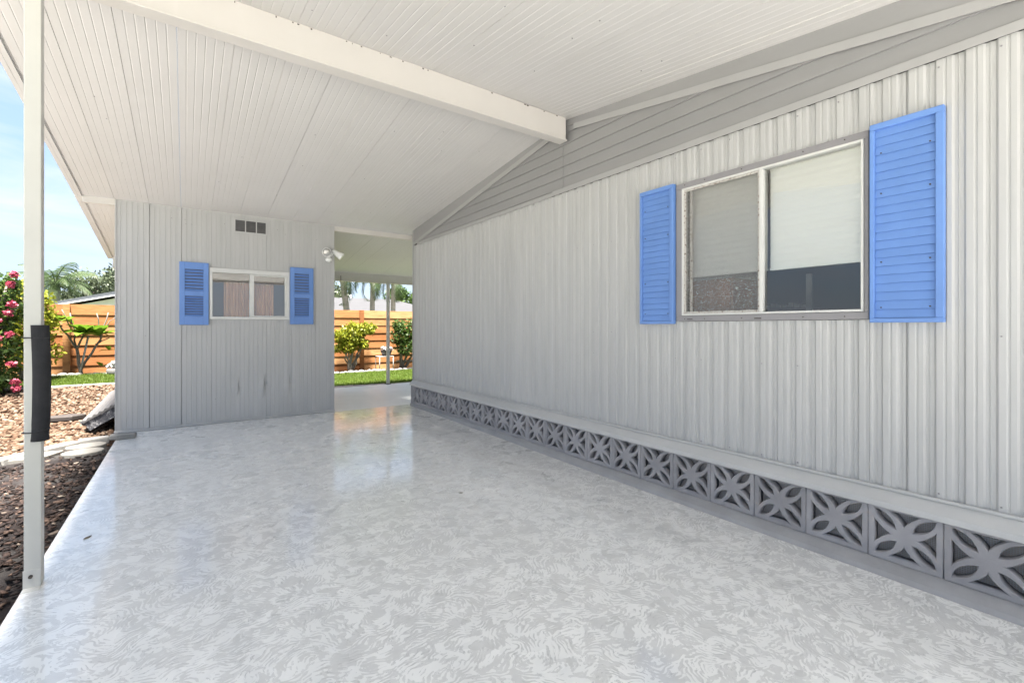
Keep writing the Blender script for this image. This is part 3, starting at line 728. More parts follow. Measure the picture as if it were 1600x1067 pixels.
for i in range(14): x = random.uniform(SX0+.1, SX1-.1); zz = random.choice((2.45, 2.42, 2.5, 1.1, .3)); mb.tube([(x, SY+.001, zz), (x, SY-.003, zz)], .005, 6)
mb.build('screw_head', M['darktrim'], shed)
# shed window
mb = MB(); f0 = .030
mb.box(WX0, WX1, SY-.022, SY+.036, WZb-.055, WZb); mb.box(WX0, WX1, SY-.022, SY+.036, WZa, WZa+f0)
mb.box(WX0, WX0+f0, SY-.022, SY+.036, WZa+f0, WZb-.055); mb.box(WX1-f0, WX1, SY-.022, SY+.036, WZa+f0, WZb-.055)
sw = mb.build('window', M['whiteframe'], shed, bevel=.003)
mb = MB(); mb.box(.675, .725, SY-.018, SY+.03, WZa+f0+.001, WZb-.056); mb.build('mullion', M['whiteframe'], sw, bevel=.003)
mb = MB()
xa, xb, za, zb = .727, WX1-f0-.001, WZa+f0+.001, WZb-.056
mb.box(xa, xb, SY-.010, SY+.012, za, za+.016); mb.box(xa, xb, SY-.010, SY+.012, zb-.018, zb); mb.box(xb-.026, xb, SY-.010, SY+.012, za+.016, zb-.018)
mb.build('sash', M['whiteframe'], sw, bevel=.002)
mb = MB(); mb.box(WX0+f0, .675, SY+.014, SY+.018, WZa+f0, WZb-.055); mb.build('glass_pane', M['shedglass'], sw)
mb = MB(); mb.box(.7255, xb-.026, SY+.0, SY+.004, za+.016, zb-.018); mb.build('glass_pane', M['shedglass'], sw)
mb = MB(); mb.box(WX0, WX1, 8.0, 8.02, .6, 2.5); mb.box(SX0+.1, SX1-.1, 7.9, 7.92, .1, 2.5); mb.build('inner_wall', M['room'], shed)
def curtain(x0, x1, z0, z1, label):
    mb = MB(); n = 60; pts = [(x0+(x1-x0)*i/n, 6.945+.014*math.sin(i*.9)+.006*math.sin(i*.37+1)) for i in range(n+1)]
    mb.prism(pts+[(p[0], p[1]+.003) for p in reversed(pts)], 'z', z0, z1, lambda q: (q[0]+.05*(z1-q[2])*(0), q[1], q[2]))
    o = mb.build('curtain', M['curtain']); tag(o, label, 'curtain', 'tan curtains inside the shed window'); origin_to_base(o)
curtain(.40, .68, 1.15, 1.78, 'tan curtain hanging behind the left pane of the shed window')
curtain(.715, .97, 1.15, 1.77, 'tan curtain hanging behind the right pane of the shed window')
def louvre_shutter(x0, x1, z0, z1, label):
    mb = MB(); y0, y1 = SY-.032, SY-.006; st = .045*(x1-x0)/.295+.01
    zm = z0+(z1-z0)*.50
    mb.box(x0, x0+st, y0, y1, z0, z1); mb.box(x1-st, x1, y0, y1, z0, z1)
    for a, b in ((z0, z0+.105), (zm-.03, zm+.03), (z1-.085, z1)): mb.box(x0+st, x1-st, y0, y1, a, b)
    sh = mb.build('shutter', M['blue'], shed, bevel=.003); sh['label'] = label
    mb = MB(); mb.box(x0+st, x1-st, SY-.0085, SY-.006, z0+.105, z1-.085); mb.build('gap_shade_panel', M['vent'], sh)  # dark colour stands for the shaded inside between the slats
    for a, b, n in ((z0+.105, zm-.03, 8), (zm+.03, z1-.085, 7)):
        p = (b-a)/n
        for i in range(n):
            m2 = MB(); zz = a+i*p; m2.prism([(y0+.002, zz+.003), (y0+.007, zz+.001), (y1-.004, zz+p*.74), (y1-.008, zz+p*.78)], 'x', x0+st+.0005, x1-st-.0005); m2.build('slat', M['blue'], sh)
louvre_shutter(-.062, .233, 1.226, 1.988, 'blue louvred shutter left of the shed window')
louvre_shutter(1.152, 1.448, 1.238, 2.012, 'blue louvred shutter right of the shed window')
# vent
mb = MB(); vz0, vz1, vx0, vx1 = 2.414, 2.580, .506, .874
for x in (vx0, .6245, .7475, vx1-.012): mb.box(x, x+.012, SY-.014, SY-.001, vz0, vz1)
mb.box(vx0+.012, vx1-.012, SY-.0135, SY-.001, vz1-.010, vz1); mb.box(vx0+.012, vx1-.012, SY-.0135, SY-.001, vz0, vz0+.012)
vt = mb.build('vent', M['shed'], shed, bevel=.002)
for xa, xb in ((.518, .6245), (.6365, .7475), (.7595, .862)):
    mb = MB(); mb.box(xa, xb, SY-.005, SY-.002, vz0+.012, vz1-.010)
    for i in range(10): zz = vz0+.014+i*.014; mb.prism([(SY-.0115, zz), (SY-.010, zz), (SY-.005, zz+.010), (SY-.0055, zz+.0105)], 'x', xa+.0005, xb-.0005)
    mb.build('vent_grille', M['vent'], vt)
# security light
sl = thing('security_light', 'white twin head security light at the top right corner of the shed', 'light', (1.655, SY-.005, 2.24))
mb = MB(); mb.lathe([(.045, 0), (.045, .012), (.03, .022)], (0, 0, 0), 18); mb.v = [(1.672+v[0], SY-.003-v[2], 2.245+v[1]) for v in mb.v]; mb.build('wall_plate', M['lamp'], sl, True)
def bell(c, d, L, r0, r1, m='lamp'):
    c = Vector(c); d = Vector(d).normalized(); mb = MB(); mb.tube([c, c+d*L*.25, c+d*L*.6, c+d*L*.95, c+d*L], [r0, r0*1.15, (r0+r1)/2, r1, r1*.96], 18)
    return mb.build('lamp_head', M[m], sl, True)
h1 = bell((1.650, SY-.030, 2.265), (-.45, -.85, -.22), .11, .036, .064)
c = Vector((1.650, SY-.030, 2.265))+Vector((-.45, -.85, -.22)).normalized()*.1105
mb = MB(); mb.blob((0, 0, 0), .056, 2, (1, 1, 1), 0); q = Vector((-.45, -.85, -.22)).to_track_quat('Z', 'Y'); mb.v = [tuple(c+q @ Vector((v[0], v[1], v[2]*.35))) for v in mb.v]; mb.build('lens', M['metal'], h1, True)
bell((1.700, SY-.030, 2.285), (.75, -.25, -.52), .155, .028, .055)
mb = MB(); mb.tube([(1.652, SY-.025, 2.235), (1.642, SY-.055, 2.18)], [.020, .016], 10); mb.blob((1.640, SY-.07, 2.145), .044, 2, (1, 1, .8), 0); mb.build('motion_sensor', M['lamp'], sl, True)

# ------------------------------------------------------------------ foam pad on the post
pad = thing('foam_pad', 'black foam sleeve tied round the carport post', 'foam pad', (-.545, 3.02, .67))
mb = MB(); ro, ri = .032, .025; cx, cy = -.5535, 3.018
rings = 14; na = 30; a0, a1 = R(205-360), R(165)
def pad_r(z, a): return ro*(1+.03*mnoise.noise((z*6, math.cos(a), math.sin(a)))) * (1-.05*math.exp(-((z-1.150)/.012)**2)-.05*math.exp(-((z-.715)/.012)**2))
for j in range(rings+1):
    z = .672+.537*j/rings
    bow = .006*math.sin(math.pi*j/rings)
    for i in range(na+1):
        a = a0+(a1-a0)*i/na; r_ = pad_r(z, a); mb.v.append((cx+bow+r_*math.cos(a), cy+r_*math.sin(a), z))
    for i in range(na+1):
        a = a1+(a0-a1)*i/na; mb.v.append((cx+bow+ri*math.cos(a), cy+ri*math.sin(a), z))
W_ = 2*(na+1)
for j in range(rings):
    for i in range(W_): a = j*W_+i; b = j*W_+(i+1) % W_; mb.f.append((a, b, b+W_, a+W_))
mb.f.append(tuple(range(W_-1, -1, -1))); mb.f.append(tuple(rings*W_+i for i in range(W_)))
mb.build('foam_sleeve', M['foam'], pad)
for z, tl in ((1.150, 0), (.715, .012)):
    mb = MB(); pts = [(-.606, 2.998, z), (-.58, 2.985, z)]
    for i in range(15):
        a = R(238-360)+R(260)*i/14; pts.append((cx+.0335*math.cos(a), cy+.0335*math.sin(a), z+tl*math.sin(i/14*math.pi)))
    pts += [(-.58, 3.066, z), (-.607, 3.064, z), (-.608, 2.998, z)]
    mb.tube(pts, .0028, 6); mb.build('strap', M['strap'], pad)

# ------------------------------------------------------------------ edging, stepping stones, storm panels
eg = thing('garden_edging', 'low curved concrete edging strip in front of the shed corner', 'edging', (-.8, 6.4, 0))
pts = [(-.435, 6.44), (-.66, 6.455), (-.90, 6.405), (-1.12, 6.20), (-1.36, 5.96), (-1.60, 5.68)]
for i, (p0, p1) in enumerate(zip(pts[:-1], pts[1:])):
    a = Vector((*p0, 0)); b = Vector((*p1, 0)); d = (b-a).normalized(); n_ = Vector((-d.y, d.x, 0))*.05; g_ = d*.004
    mb = MB(); mb.prism([tuple((a+g_+n_)[:2]), tuple((a+g_-n_)[:2]), tuple((b-g_-n_)[:2]), tuple((b-g_+n_)[:2])], 'z', .0006 if i == 0 else -.06, .055-.008*i)
    mb.build('edging_piece', M['concrete'], eg, bevel=.012)
def step_stone(cx, cy, rx, ry, rot, label, n=22, jit=.03):
    mb = MB(); pts = []
    for k in range(n):
        a = 2*math.pi*k/n; r_ = 1+jit*math.sin(3*a+cx*9)+jit*.5*random.uniform(-1, 1)
        x, y = rx*r_*math.cos(a), ry*r_*math.sin(a); pts.append((cx+x*math.cos(rot)-y*math.sin(rot), cy+x*math.sin(rot)+y*math.cos(rot)))
    mb.prism(pts, 'z', -.06, .008); o = mb.build('stepping_stone', M['stone'], bevel=.008); tag(o, label, 'stepping stone', 'stepping stones in the mulch'); origin_to_base(o)
step_stone(-.815, 6.27, .155, .12, .2, 'round pale stepping stone beside the concrete edging')
step_stone(-.80, 5.99, .155, .125, .1, 'round pale stepping stone nearest the carport slab edge')
step_stone(-1.14, 6.05, .20, .145, .5, 'squarish pale stepping stone behind the carport post', 4, .04)
step_stone(-1.50, 5.98, .14, .20, .3, 'white stepping stone at the left edge of the photograph', 4, .03)
sp = thing('storm_panels', 'stack of pale ribbed storm panels with mottled black end leaning by the shed', 'storm panels', (-.8, 7.0, 0))
A_, B_, T_ = Vector((-.955, .140)), Vector((-.662, .322)), .135
dl = (B_-A_).normalized(); nl = Vector((dl.y, -dl.x))
mb = MB(); nr = 6; top = []
for i in range(nr*4+1):
    q = A_.lerp(B_, i/(nr*4)) ; top.append(tuple(q + nl*(0.0 if i % 4 in (0, 1) else .012)))
mb.prism(top + [tuple(B_+nl*.03), tuple(A_+nl*.03)], 'y', 7.0, 9.5, lambda q: (q[0], q[1], q[2]+gz(-.8, q[1])+.03)); mb.build('top_panel', M['stormpanel'], sp)
mb = MB(); mb.prism([tuple(A_+nl*.032), tuple(B_+nl*.032), tuple(B_+nl*T_), tuple(A_+nl*T_)], 'y', 7.012, 9.48, lambda q: (q[0], q[1], q[2]+gz(-.8, q[1])+.03)); mb.build('panel_stack', M['mottled'], sp)
mb = MB()
for i in range(18):
    y0 = 7.02+i*.135; mb.prism([tuple(A_+nl*-.004), tuple(A_-dl*.02+nl*.0), tuple(A_-dl*.02+nl*.05), tuple(A_+nl*.05)], 'y', y0, y0+.06, lambda q: (q[0], q[1], q[2]+gz(-.8, q[1])+.03))
mb.build('panel_rib', M['mottled'], sp)
o = MB(); o.prism([(-1.42, 8.05), (-1.18, 8.0), (-1.05, 8.12), (-1.22, 8.22), (-1.40, 8.17)], 'z', .0, .07); o = o.build('flat_stone', M['bolt'], bevel=.015); tag(o, 'dark flat stone lying on the tan gravel', 'stone'); origin_to_base(o)
def leaf_litter(x, y, s, rot, label):
    mb = MB(); pts = []
    for t in np.linspace(0, 1, 9): pts.append((s*(t-.5), s*.22*math.sin(math.pi*t)))
    for t in np.linspace(1, 0, 9)[1:-1]: pts.append((s*(t-.5), -s*.18*math.sin(math.pi*t)))
    mb.prism([(x+a*math.cos(rot)-b*math.sin(rot), y+a*math.sin(rot)+b*math.cos(rot)) for a, b in pts], 'z', .001, .004)
    mb.v = [(v[0], v[1], v[2]+3*((v[0]-x)**2+(v[1]-y)**2)) for v in mb.v]
    o = mb.build('fallen_leaf', M['leafdry']); tag(o, label, 'leaf', 'dry leaves lying on the floor'); origin_to_base(o)
leaf_litter(-.455, 3.53, .05, .9, 'dry leaf lying on the bright left edge of the floor')
leaf_litter(1.623, 2.917, .035, -.6, 'dry leaf fragment lying mid floor')

# ------------------------------------------------------------------ ground cover
def chips(n, x0, x1, y0, y1, smin, smax, m, name, keep, flatness=.35, long=2.0):
    bm = bmesh.new(); bmesh.ops.create_icosphere(bm, subdivisions=1, radius=1); base = np.array([v.co[:] for v in bm.verts]); fc = np.array([[v.index for v in f.verts] for f in bm.faces]); bm.free()
    if long > 1.5:
        base = np.array([(-1,-1,-1),(1,-1,-1),(1,1,-1),(-1,1,-1),(-1,-1,1),(1,-1,1),(1,1,1),(-1,1,1)], float)*.6; fc = np.array([(0,3,2),(0,2,1),(4,5,6),(4,6,7),(0,1,5),(0,5,4),(1,2,6),(1,6,5),(2,3,7),(2,7,6),(3,0,4),(3,4,7)])
    P = []
    while len(P) < n:
        x = random.uniform(x0, x1); y = random.uniform(y0, y1)
        if keep(x, y): P.append((x, y))
    k = len(base); V = np.empty((n*k, 3)); F = np.empty((n*len(fc), 3), int)
    for i, (x, y) in enumerate(P):
        s = random.uniform(smin, smax); b = base*(1+.35*(rng.random((k, 1))-.5))*np.array([s*random.uniform(.8, long), s*random.uniform(.6, 1), s*flatness*random.uniform(.7, 1.4)])
        Rm = np.array((Matrix.Rotation(random.uniform(0, 6.28), 3, 'Z') @ Matrix.Rotation(random.uniform(-.5, .5), 3, 'X') @ Matrix.Rotation(random.uniform(-.5, .5), 3, 'Y')))
        V[i*k:(i+1)*k] = b @ Rm.T + np.array([x, y, gz(x, y)+.012+s*flatness*.4]); F[i*len(fc):(i+1)*len(fc)] = fc+i*k
    return stuff(link(name, np_mesh(name, V[F.ravel()], None, m, 3) if False else _tri(name, V, F, m)))
def _tri(name, V, F, m):
    me = bpy.data.meshes.new(name); me.vertices.add(len(V)); me.vertices.foreach_set('co', V.astype(np.float32).ravel())
    me.loops.add(F.size); me.loops.foreach_set('vertex_index', F.astype(np.int32).ravel()); me.polygons.add(len(F)); me.polygons.foreach_set('loop_start', np.arange(0, F.size, 3, dtype=np.int32))
    me.update(calc_edges=True); me.materials.append(m); return me
def edge_y(x):
    P = pts_edge
    for (xa, ya), (xb, yb) in zip(P[:-1], P[1:]):
        if xb <= x <= xa: return ya+(yb-ya)*(x-xa)/(xb-xa)
    return 5.5
pts_edge = [(-.4, 6.44)] + pts[1:]
clear = lambda x, y: (x > -1.9) or True
chips(7500, -2.9, -.63, 2.2, 6.4, .006, .022, M['chips'], 'mulch_chips', lambda x, y: y < edge_y(x)-.06 and (y < 5.7 or random.random() < .35) and mnoise.noise((x*1.4, y*1.4, 5)) > -.33, .30, 2.6)
chips(11000, -4.2, -.64, 5.7, 10.9, .014, .034, M['gravel'], 'gravel', lambda x, y: y > edge_y(x)+.07, .62, 1.25)
def grass(n, x0, x1, y0, y1, h, name):
    x = rng.uniform(x0, x1, n); y = rng.uniform(y0, y1, n); z = np.array([gz(a, b) for a, b in zip(x, y)])
    a = rng.uniform(0, 6.28, n); hh = h*rng.uniform(.5, 1.3, n); w = .006
    d = np.stack([np.cos(a), np.sin(a), 0*a], 1); lean = rng.normal(size=(n, 2))*.4
    b = np.stack([x, y, z], 1); t = b + np.stack([lean[:, 0]*hh, lean[:, 1]*hh, hh], 1)
    V = np.stack([b-d*w, b+d*w, t], 1).reshape(-1, 3)
    return stuff(link(name, np_mesh(name, V, None, M['grass'], 3)))
grass(42000, -4.5, .2, 10.95, 12.45, .06, 'lawn_grass')
grass(60000, 1.8, 8.5, 9.7, 12.45, .05, 'lawn_grass')
# lawn curb, paver border, row of white stones
cb = thing('lawn_curb', 'thin pale curb between the tan gravel and the left lawn', 'curb', (-2, 10.93, .1))
for i in range(8):
    x0 = -4.6+i*.52; mb = MB(); mb.prism([(10.89, -.05), (10.99, -.05), (10.99, .045), (10.89, .045)], 'x', x0+.003, x0+.515, lambda q: (q[0], q[1], q[2]+gz(q[0], 10.93))); mb.build('curb_piece', M['concrete'], cb, bevel=.01)
pv = thing('paver_border', 'row of pinkish pavers along the back edge of the porch slab', 'paver border', (3, 9.55, 0))
for i in range(30):
    x0 = 1.6+i*.205
    if x0 > 7: break
    fy = lambda x: 9.62+.0*x
    mb = MB(); hgt = random.uniform(-.006, .006); w = max(.03, .42-.20*(x0-1.6)*.9)
    mb.box(x0+.003, x0+.202, 9.43, 9.43+w, -.05, .0+hgt-.004); mb.build('paver', M['brickpath'], pv, bevel=.006)
def white_rocks(xa, xb, y, n, label, name_label):
    for i in range(n):
        x = xa+(xb-xa)*(i+.5)/n+random.uniform(-.02, .02); s = random.uniform(.05, .085); mb = MB()
        yy = y+random.uniform(-.05, .05); mb.blob((x, yy, gz(x, yy)+.02), s, 2, (1.2, .9, .75), .35)
        o = mb.build('edging_stone', M['whitestone'], smooth=True); tag(o, label, 'stone', name_label); origin_to_base(o)
white_rocks(-3.2, -1.0, 12.42, 17, 'small white edging stone in the row below the left stretch of fence', 'white stones edging the bed left of the shed')
white_rocks(2.9, 6.4, 12.42, 28, 'small white edging stone in the row behind the right lawn', 'white stones edging the bed seen through the back opening')

# ------------------------------------------------------------------ fence
fence = thing('board_fence', 'tall orange cedar fence of horizontal boards across the back garden', 'fence', (1, 13, 0))
FB, FP, FZ = 8, 2.01, 1.665
for k in range(-4, 7):
    xp = -1.99+FP*k
    mb = MB(); mb.box(xp-.055, xp+.055, 12.93, 12.99, -.1, FZ+.01); mb.build('fence_post', M['cedar'], fence, loc=(0, 0, 0), bevel=.004)
    if k == 6: break
    for i in range(FB):
        za = -.03+i*(FZ+.03)/FB; zb = za+(FZ+.03)/FB+.004; tl = random.uniform(-.003, .003)
        me = MB(); me.prism([(12.992, -.107+.002), (13.012, -.107), (13.026, .107), (13.010, .107)], 'x', -FP/2+.002, FP/2-.002, lambda q: (q[0], q[1]-13.0, q[2]))
        o = link('board', me.mesh('board', M['cedar']), fence, loc=(xp+FP/2, 13.0+random.uniform(-.003, .004), (za+zb)/2)); o.rotation_euler = (0, tl, 0)
mb = MB()
# ------------------------------------------------------------------ plants near the fence
def limb(p0, p1, r0, r1, k=5, wob=.06):
    p0 = Vector(p0); p1 = Vector(p1); L = (p1-p0).length; pp = []
    for i in range(k+1):
        t = i/k; o = Vector((random.uniform(-1, 1), random.uniform(-1, 1), random.uniform(-.5, .5)))*wob*L*math.sin(math.pi*t); pp.append(p0.lerp(p1, t)+o)
    return pp, [r0+(r1-r0)*i/k for i in range(k+1)]
def stems(base, tips, r0, m, parent, name='stem'):
    mb = MB()
    for tp in tips: mb.tube(*limb((base[0]+random.uniform(-.06, .06), base[1]+random.uniform(-.06, .06), base[2]), tp, r0, r0*.3), n=7)
    return mb.build(name, m, parent, True)
# yellow-green shrub in the opening
b = (3.62, 12.62, gz(3.6, 12.6))
t = thing('shrub', 'yellow green vase shaped shrub in front of the fence behind the porch', 'shrub', b)
bl = [(3.40, 12.6, .95, .22, .25, .24), (3.72, 12.6, 1.10, .30, .28, .25), (4.05, 12.6, 1.15, .28, .25, .20), (3.55, 12.6, .68, .27, .22, .20), (3.95, 12.6, .74, .18, .22, .17), (3.28, 12.6, .63, .14, .15, .12), (3.75, 12.58, .85, .25, .25, .18), (4.22, 12.6, 1.2, .13, .14, .1)]
foliage('foliage', bl, 3600, .085, M['lf_yg'], t, .5, .3, .45)
stems(b, [(q[0], q[1], q[2]) for q in bl[:5]]*2, .028, M['greybark'], t)
b = (5.12, 12.7, gz(5.1, 12.6))
t = thing('shrub', 'dense mid green shrub at the right side of the back opening', 'shrub', b)
bl = [(5.0, 12.55, .95, .28, .3, .33), (5.35, 12.55, 1.1, .4, .3, .36), (5.2, 12.5, .62, .36, .3, .25), (4.92, 12.5, 1.25, .18, .2, .17), (5.6, 12.5, .8, .4, .3, .4)]
foliage('foliage', bl, 4200, .075, M['lf_mid'], t, .5, .3, .45); stems(b, [(q[0], q[1], q[2]-.1) for q in bl]*2, .03, M['greybark'], t)
# pink flowering shrub far left and yellow-green hedge behind the post
b = (-2.75, 10.9, gz(-2.7, 10.9))
t = thing('flowering_shrub', 'leafy shrub with pink flower clusters at the left edge of the photograph', 'shrub', b)
bl = [(-2.62, 10.75, .55, .40, .4, .42), (-2.85, 10.8, 1.1, .5, .4, .5), (-2.50, 10.7, 1.35, .30, .3, .36), (-3.1, 10.9, 1.7, .5, .4, .45), (-2.7, 10.8, 1.9, .28, .3, .30), (-2.36, 10.6, .9, .24, .3, .3), (-2.45, 10.6, .35, .3, .3, .22), (-2.32, 10.6, 1.85, .2, .2, .25), (-2.28, 10.6, 1.45, .22, .2, .25)]
foliage('foliage', bl, 6500, .085, M['lf_mid'], t, .5, .3, .4); stems(b, [q[:3] for q in bl]*2, .035, M['greybark'], t)
for c in ((-2.17, 10.32, 2.02), (-2.22, 10.35, 1.86), (-2.20, 10.32, 1.55), (-2.24, 10.3, 1.42), (-2.22, 10.28, 1.08), (-2.34, 10.25, 1.03), (-2.44, 10.25, .72), (-2.2, 10.3, .62), (-2.16, 10.3, .35), (-2.48, 10.2, .38), (-2.36, 10.3, 1.3), (-2.7, 10.3, 1.1), (-2.62, 10.3, .62), (-2.15, 10.3, .25)):
    foliage('flower_cluster', [(*c, .058, .06, .055)], 90, .042, M['pink'], t, .8, .2, .3)
b = (-2.35, 11.9, gz(-2.3, 11.9))
t = thing('shrub', 'bright yellow green bush behind the carport post beside the fence', 'shrub', b)
bl = [(-2.5, 11.8, 1.7, .42, .35, .42), (-2.3, 11.75, 1.25, .42, .35, .4), (-2.8, 11.8, 1.45, .5, .35, .5), (-2.25, 11.8, .75, .4, .35, .4), (-2.12, 11.7, 1.62, .2, .2, .26), (-2.1, 11.7, 1.3, .2, .22, .24)]
foliage('foliage', bl, 5200, .08, M['lf_yg'], t, .5, .35, .4); stems(b, [q[:3] for q in bl]*2, .03, M['greybark'], t)
# frangipani with bare branches and a few leaf rosettes, tied to a white stake
b = (-1.72, 12.62, gz(-1.7, 12.6))
t = thing('frangipani', 'sparse frangipani with bare grey branches and broad leaf tufts by the left fence', 'shrub', b)
mb = MB()
BR = [((-1.72, 12.62, .2), (-1.78, 12.6, .75), .035, .026), ((-1.78, 12.6, .75), (-2.05, 12.55, 1.30), .022, .014), ((-1.78, 12.6, .75), (-1.66, 12.5, 1.05), .022, .015), ((-1.72, 12.6, .35), (-1.42, 12.58, .95), .026, .018), ((-1.42, 12.58, .95), (-1.30, 12.55, 1.50), .016, .009), ((-1.42, 12.58, .95), (-1.48, 12.55, 1.48), .014, .009), ((-1.78, 12.6, .75), (-1.88, 12.58, 1.48), .018, .010), ((-1.88, 12.58, 1.2), (-2.0, 12.58, 1.55), .012, .008), ((-1.36, 12.56, 1.2), (-1.18, 12.55, 1.42), .011, .007), ((-1.5, 12.58, .85), (-1.28, 12.52, .98), .014, .009)]
for p0, p1, r0, r1 in BR: mb.tube(*limb(p0, p1, r0, r1, 4, .05), n=7)
mb.build('branch', M['greybark'], t, True)
def rosette(c, n, L, m, parent):
    for i in range(n):
        a = 2*math.pi*i/n+random.uniform(-.3, .3); el = random.uniform(.15, 1.15); d = Vector((math.cos(a)*math.cos(el), math.sin(a)*math.cos(el), math.sin(el))); s = d.cross(Vector((0, 0, 1))).normalized()
        l = L*random.uniform(.75, 1.15); mb = MB(); vs = []
        for k in range(6):
            u = k/5; p = Vector(c)+d*l*u+Vector((0, 0, -.35*l*u*u)); w = l*.25*math.sin(math.pi*min(1, u*.92+.06))+.002; vs += [p-s*w+Vector((0, 0, w*.35)), p, p+s*w+Vector((0, 0, w*.35))]
        fs = []
        for k in range(5): a_ = k*3; fs += [(a_, a_+1, a_+4, a_+3), (a_+1, a_+2, a_+5, a_+4)]
        mb.add(vs, fs); mb.build('leaf', m, parent, True)
for c, n, L in (((-2.05, 12.5, 1.30), 13, .40), ((-1.66, 12.46, 1.06), 13, .42), ((-1.45, 12.46, 1.02), 11, .40), ((-1.28, 12.5, .72), 4, .18), ((-1.4, 12.5, .4), 3, .2)): rosette(c, n, L, M['lf_big'], t)
o = MB(); o.tube([(-1.74, 12.45, .15), (-1.60, 12.5, 1.02)], .018, 8); o = o.build('plant_stake', M['stake'], smooth=True); tag(o, 'white leaning stake supporting the frangipani', 'stake'); origin_to_base(o)
t = thing('garden_ornament', 'white rough garden ornament half hidden by the left edge of the shed', 'ornament', (-1.17, 12.2, gz(-1.2, 12.2)))
mb = MB(); mb.lathe([(.10, 0), (.12, .04), (.13, .12), (.11, .15)], (-1.17, 12.2, gz(-1.2, 12.2)), 14); mb.build('base', M['whitestone'], t, True)
mb = MB()
for i in range(16): mb.blob((-1.17+random.uniform(-.11, .11), 12.2+random.uniform(-.1, .1), gz(-1.2, 12.2)+.2+random.uniform(-.05, .08)), random.uniform(.03, .06), 1, (1, 1, .8), .4)
mb.build('white_bloom', M['petalwhite'], t)
# plant table with pot
t = thing('plant_table', 'small white metal plant stand on the lawn by the back fence', 'table', (4.54, 12.5, -.02))
mb = MB(); mb.box(4.33, 4.75, 12.36, 12.70, .375, .392); mb.build('table_top', M['stake'], t, bevel=.004)
for x in (4.345, 4.735):
    for y in (12.375, 12.685): mb = MB(); mb.tube([(x, y, -.03), (x, y, .3745)], .0125, 8); mb.build('leg', M['stake'], t, True)
t = thing('flower_pot', 'dark bowl of white flowers standing on the white plant stand', 'flower pot', (4.58, 12.5, .392))
mb = MB(); mb.lathe([(.09, .0), (.13, .06), (.16, .15), (.17, .17), (.155, .17), (.14, .13)], (4.58, 12.5, .3925), 18); mb.build('pot', M['pot'], t, True)
mb = MB()
for i in range(34): mb.blob((4.58+random.uniform(-.15, .15), 12.5+random.uniform(-.13, .1), .3925+.19+random.uniform(-.02, .07)), random.uniform(.022, .04), 1, (1, 1, .7), .5)
mb.build('white_bloom', M['petalwhite'], t)
o = MB(); o.box(4.95, 5.55, 12.66, 12.72, .10, .14); o = o.build('timber_offcut', M['stake'], bevel=.004); o.location.z = 0.1; tag(o, 'pale timber offcut propped against the fence foot', 'timber'); origin_to_base(o)

# ------------------------------------------------------------------ beyond the fence
def frond(c, az, el, L, m, parent, nl=26, droop=.8):
    d = Vector((math.cos(az), math.sin(az), 0)); P = []
    e = el; p = Vector(c); st = L/10
    for i in range(11):
        P.append(p.copy()); p = p+(d*math.cos(e)+Vector((0, 0, math.sin(e))))*st; e -= droop*(.08+.02*i)
    mb = MB(); mb.tube(P, [.018*L/2*(1-.8*i/10)+.004 for i in range(11)], 5)
    s = d.cross(Vector((0, 0, 1)))
    for i in range(nl):
        u = .12+.88*i/nl; k = u*10; a = int(min(9, k)); q = P[a].lerp(P[a+1], k-a); tg = (P[a+1]-P[a]).normalized()
        ll = L*.30*math.sin(math.pi*(.18+.80*u))*random.uniform(.85, 1.1); w = .02*L/2
        for sg in (-1, 1):
            dd = (s*sg*.75+tg*.55+Vector((0, 0, -.35-.2*random.random()))).normalized(); e1 = q+dd*ll*.6; e2 = q+dd*ll+Vector((0, 0, -.25*ll)); mb.add([q-tg*w, q+tg*w, e1+tg*w*.9, e2, e1-tg*w*.9], [(0, 1, 2, 4), (4, 2, 3)])
    return mb.build('frond', m, parent)
def palm(base, top, r, nf, L, label, m='lf_palm', els=(-.3, 1.25), droop=.9):
    t = thing('palm_tree', label, 'palm tree', base, 'palms behind the fence'); mb = MB(); p0 = Vector(base); p1 = Vector(top); pp = []; rr = []
    for i in range(25):
        u = i/24; pp.append(p0.lerp(p1, u)+Vector((.12*math.sin(u*2.4), 0, 0))*(1-u)*0); rr.append(r*(1.25-.4*u)*(1+.05*(i % 2)))
    mb.tube(pp, rr, 10); mb.build('trunk', M['palmbark'], t, True)
    mb = MB(); mb.tube([p1-Vector((0, 0, .15)), p1+Vector((0, 0, .25))], [r*1.1, r*.7], 8); mb.build('crownshaft', M[m], t, True)
    for i in range(nf): frond(p1+Vector((0, 0, .1)), i*2.399+random.uniform(-.2, .2), els[0]+(els[1]-els[0])*(i/nf)+random.uniform(-.1, .1), L*random.uniform(.85, 1.1), M[m], t, 26, droop)
palm((-3.72, 22, 0), (-3.66, 22, 2.62), .13, 20, 1.35, 'green palm with arching fronds above the left fence')
palm((4.85, 16.5, 0), (4.42, 16.5, 3.25), .10, 12, 1.5, 'leaning palm trunk seen at the left of the back opening', els=(-.9, 1.1), droop=1.2)
palm((5.50, 16.5, 0), (5.54, 16.5, 3.15), .085, 12, 1.35, 'upright slim palm trunk in the middle of the back opening', els=(-.9, 1.1), droop=1.3)
palm((6.32, 16.6, 0), (6.36, 16.6, 3.2), .085, 12, 1.35, 'slim palm right of the porch post in the back opening', els=(-.9, 1.1), droop=1.3)
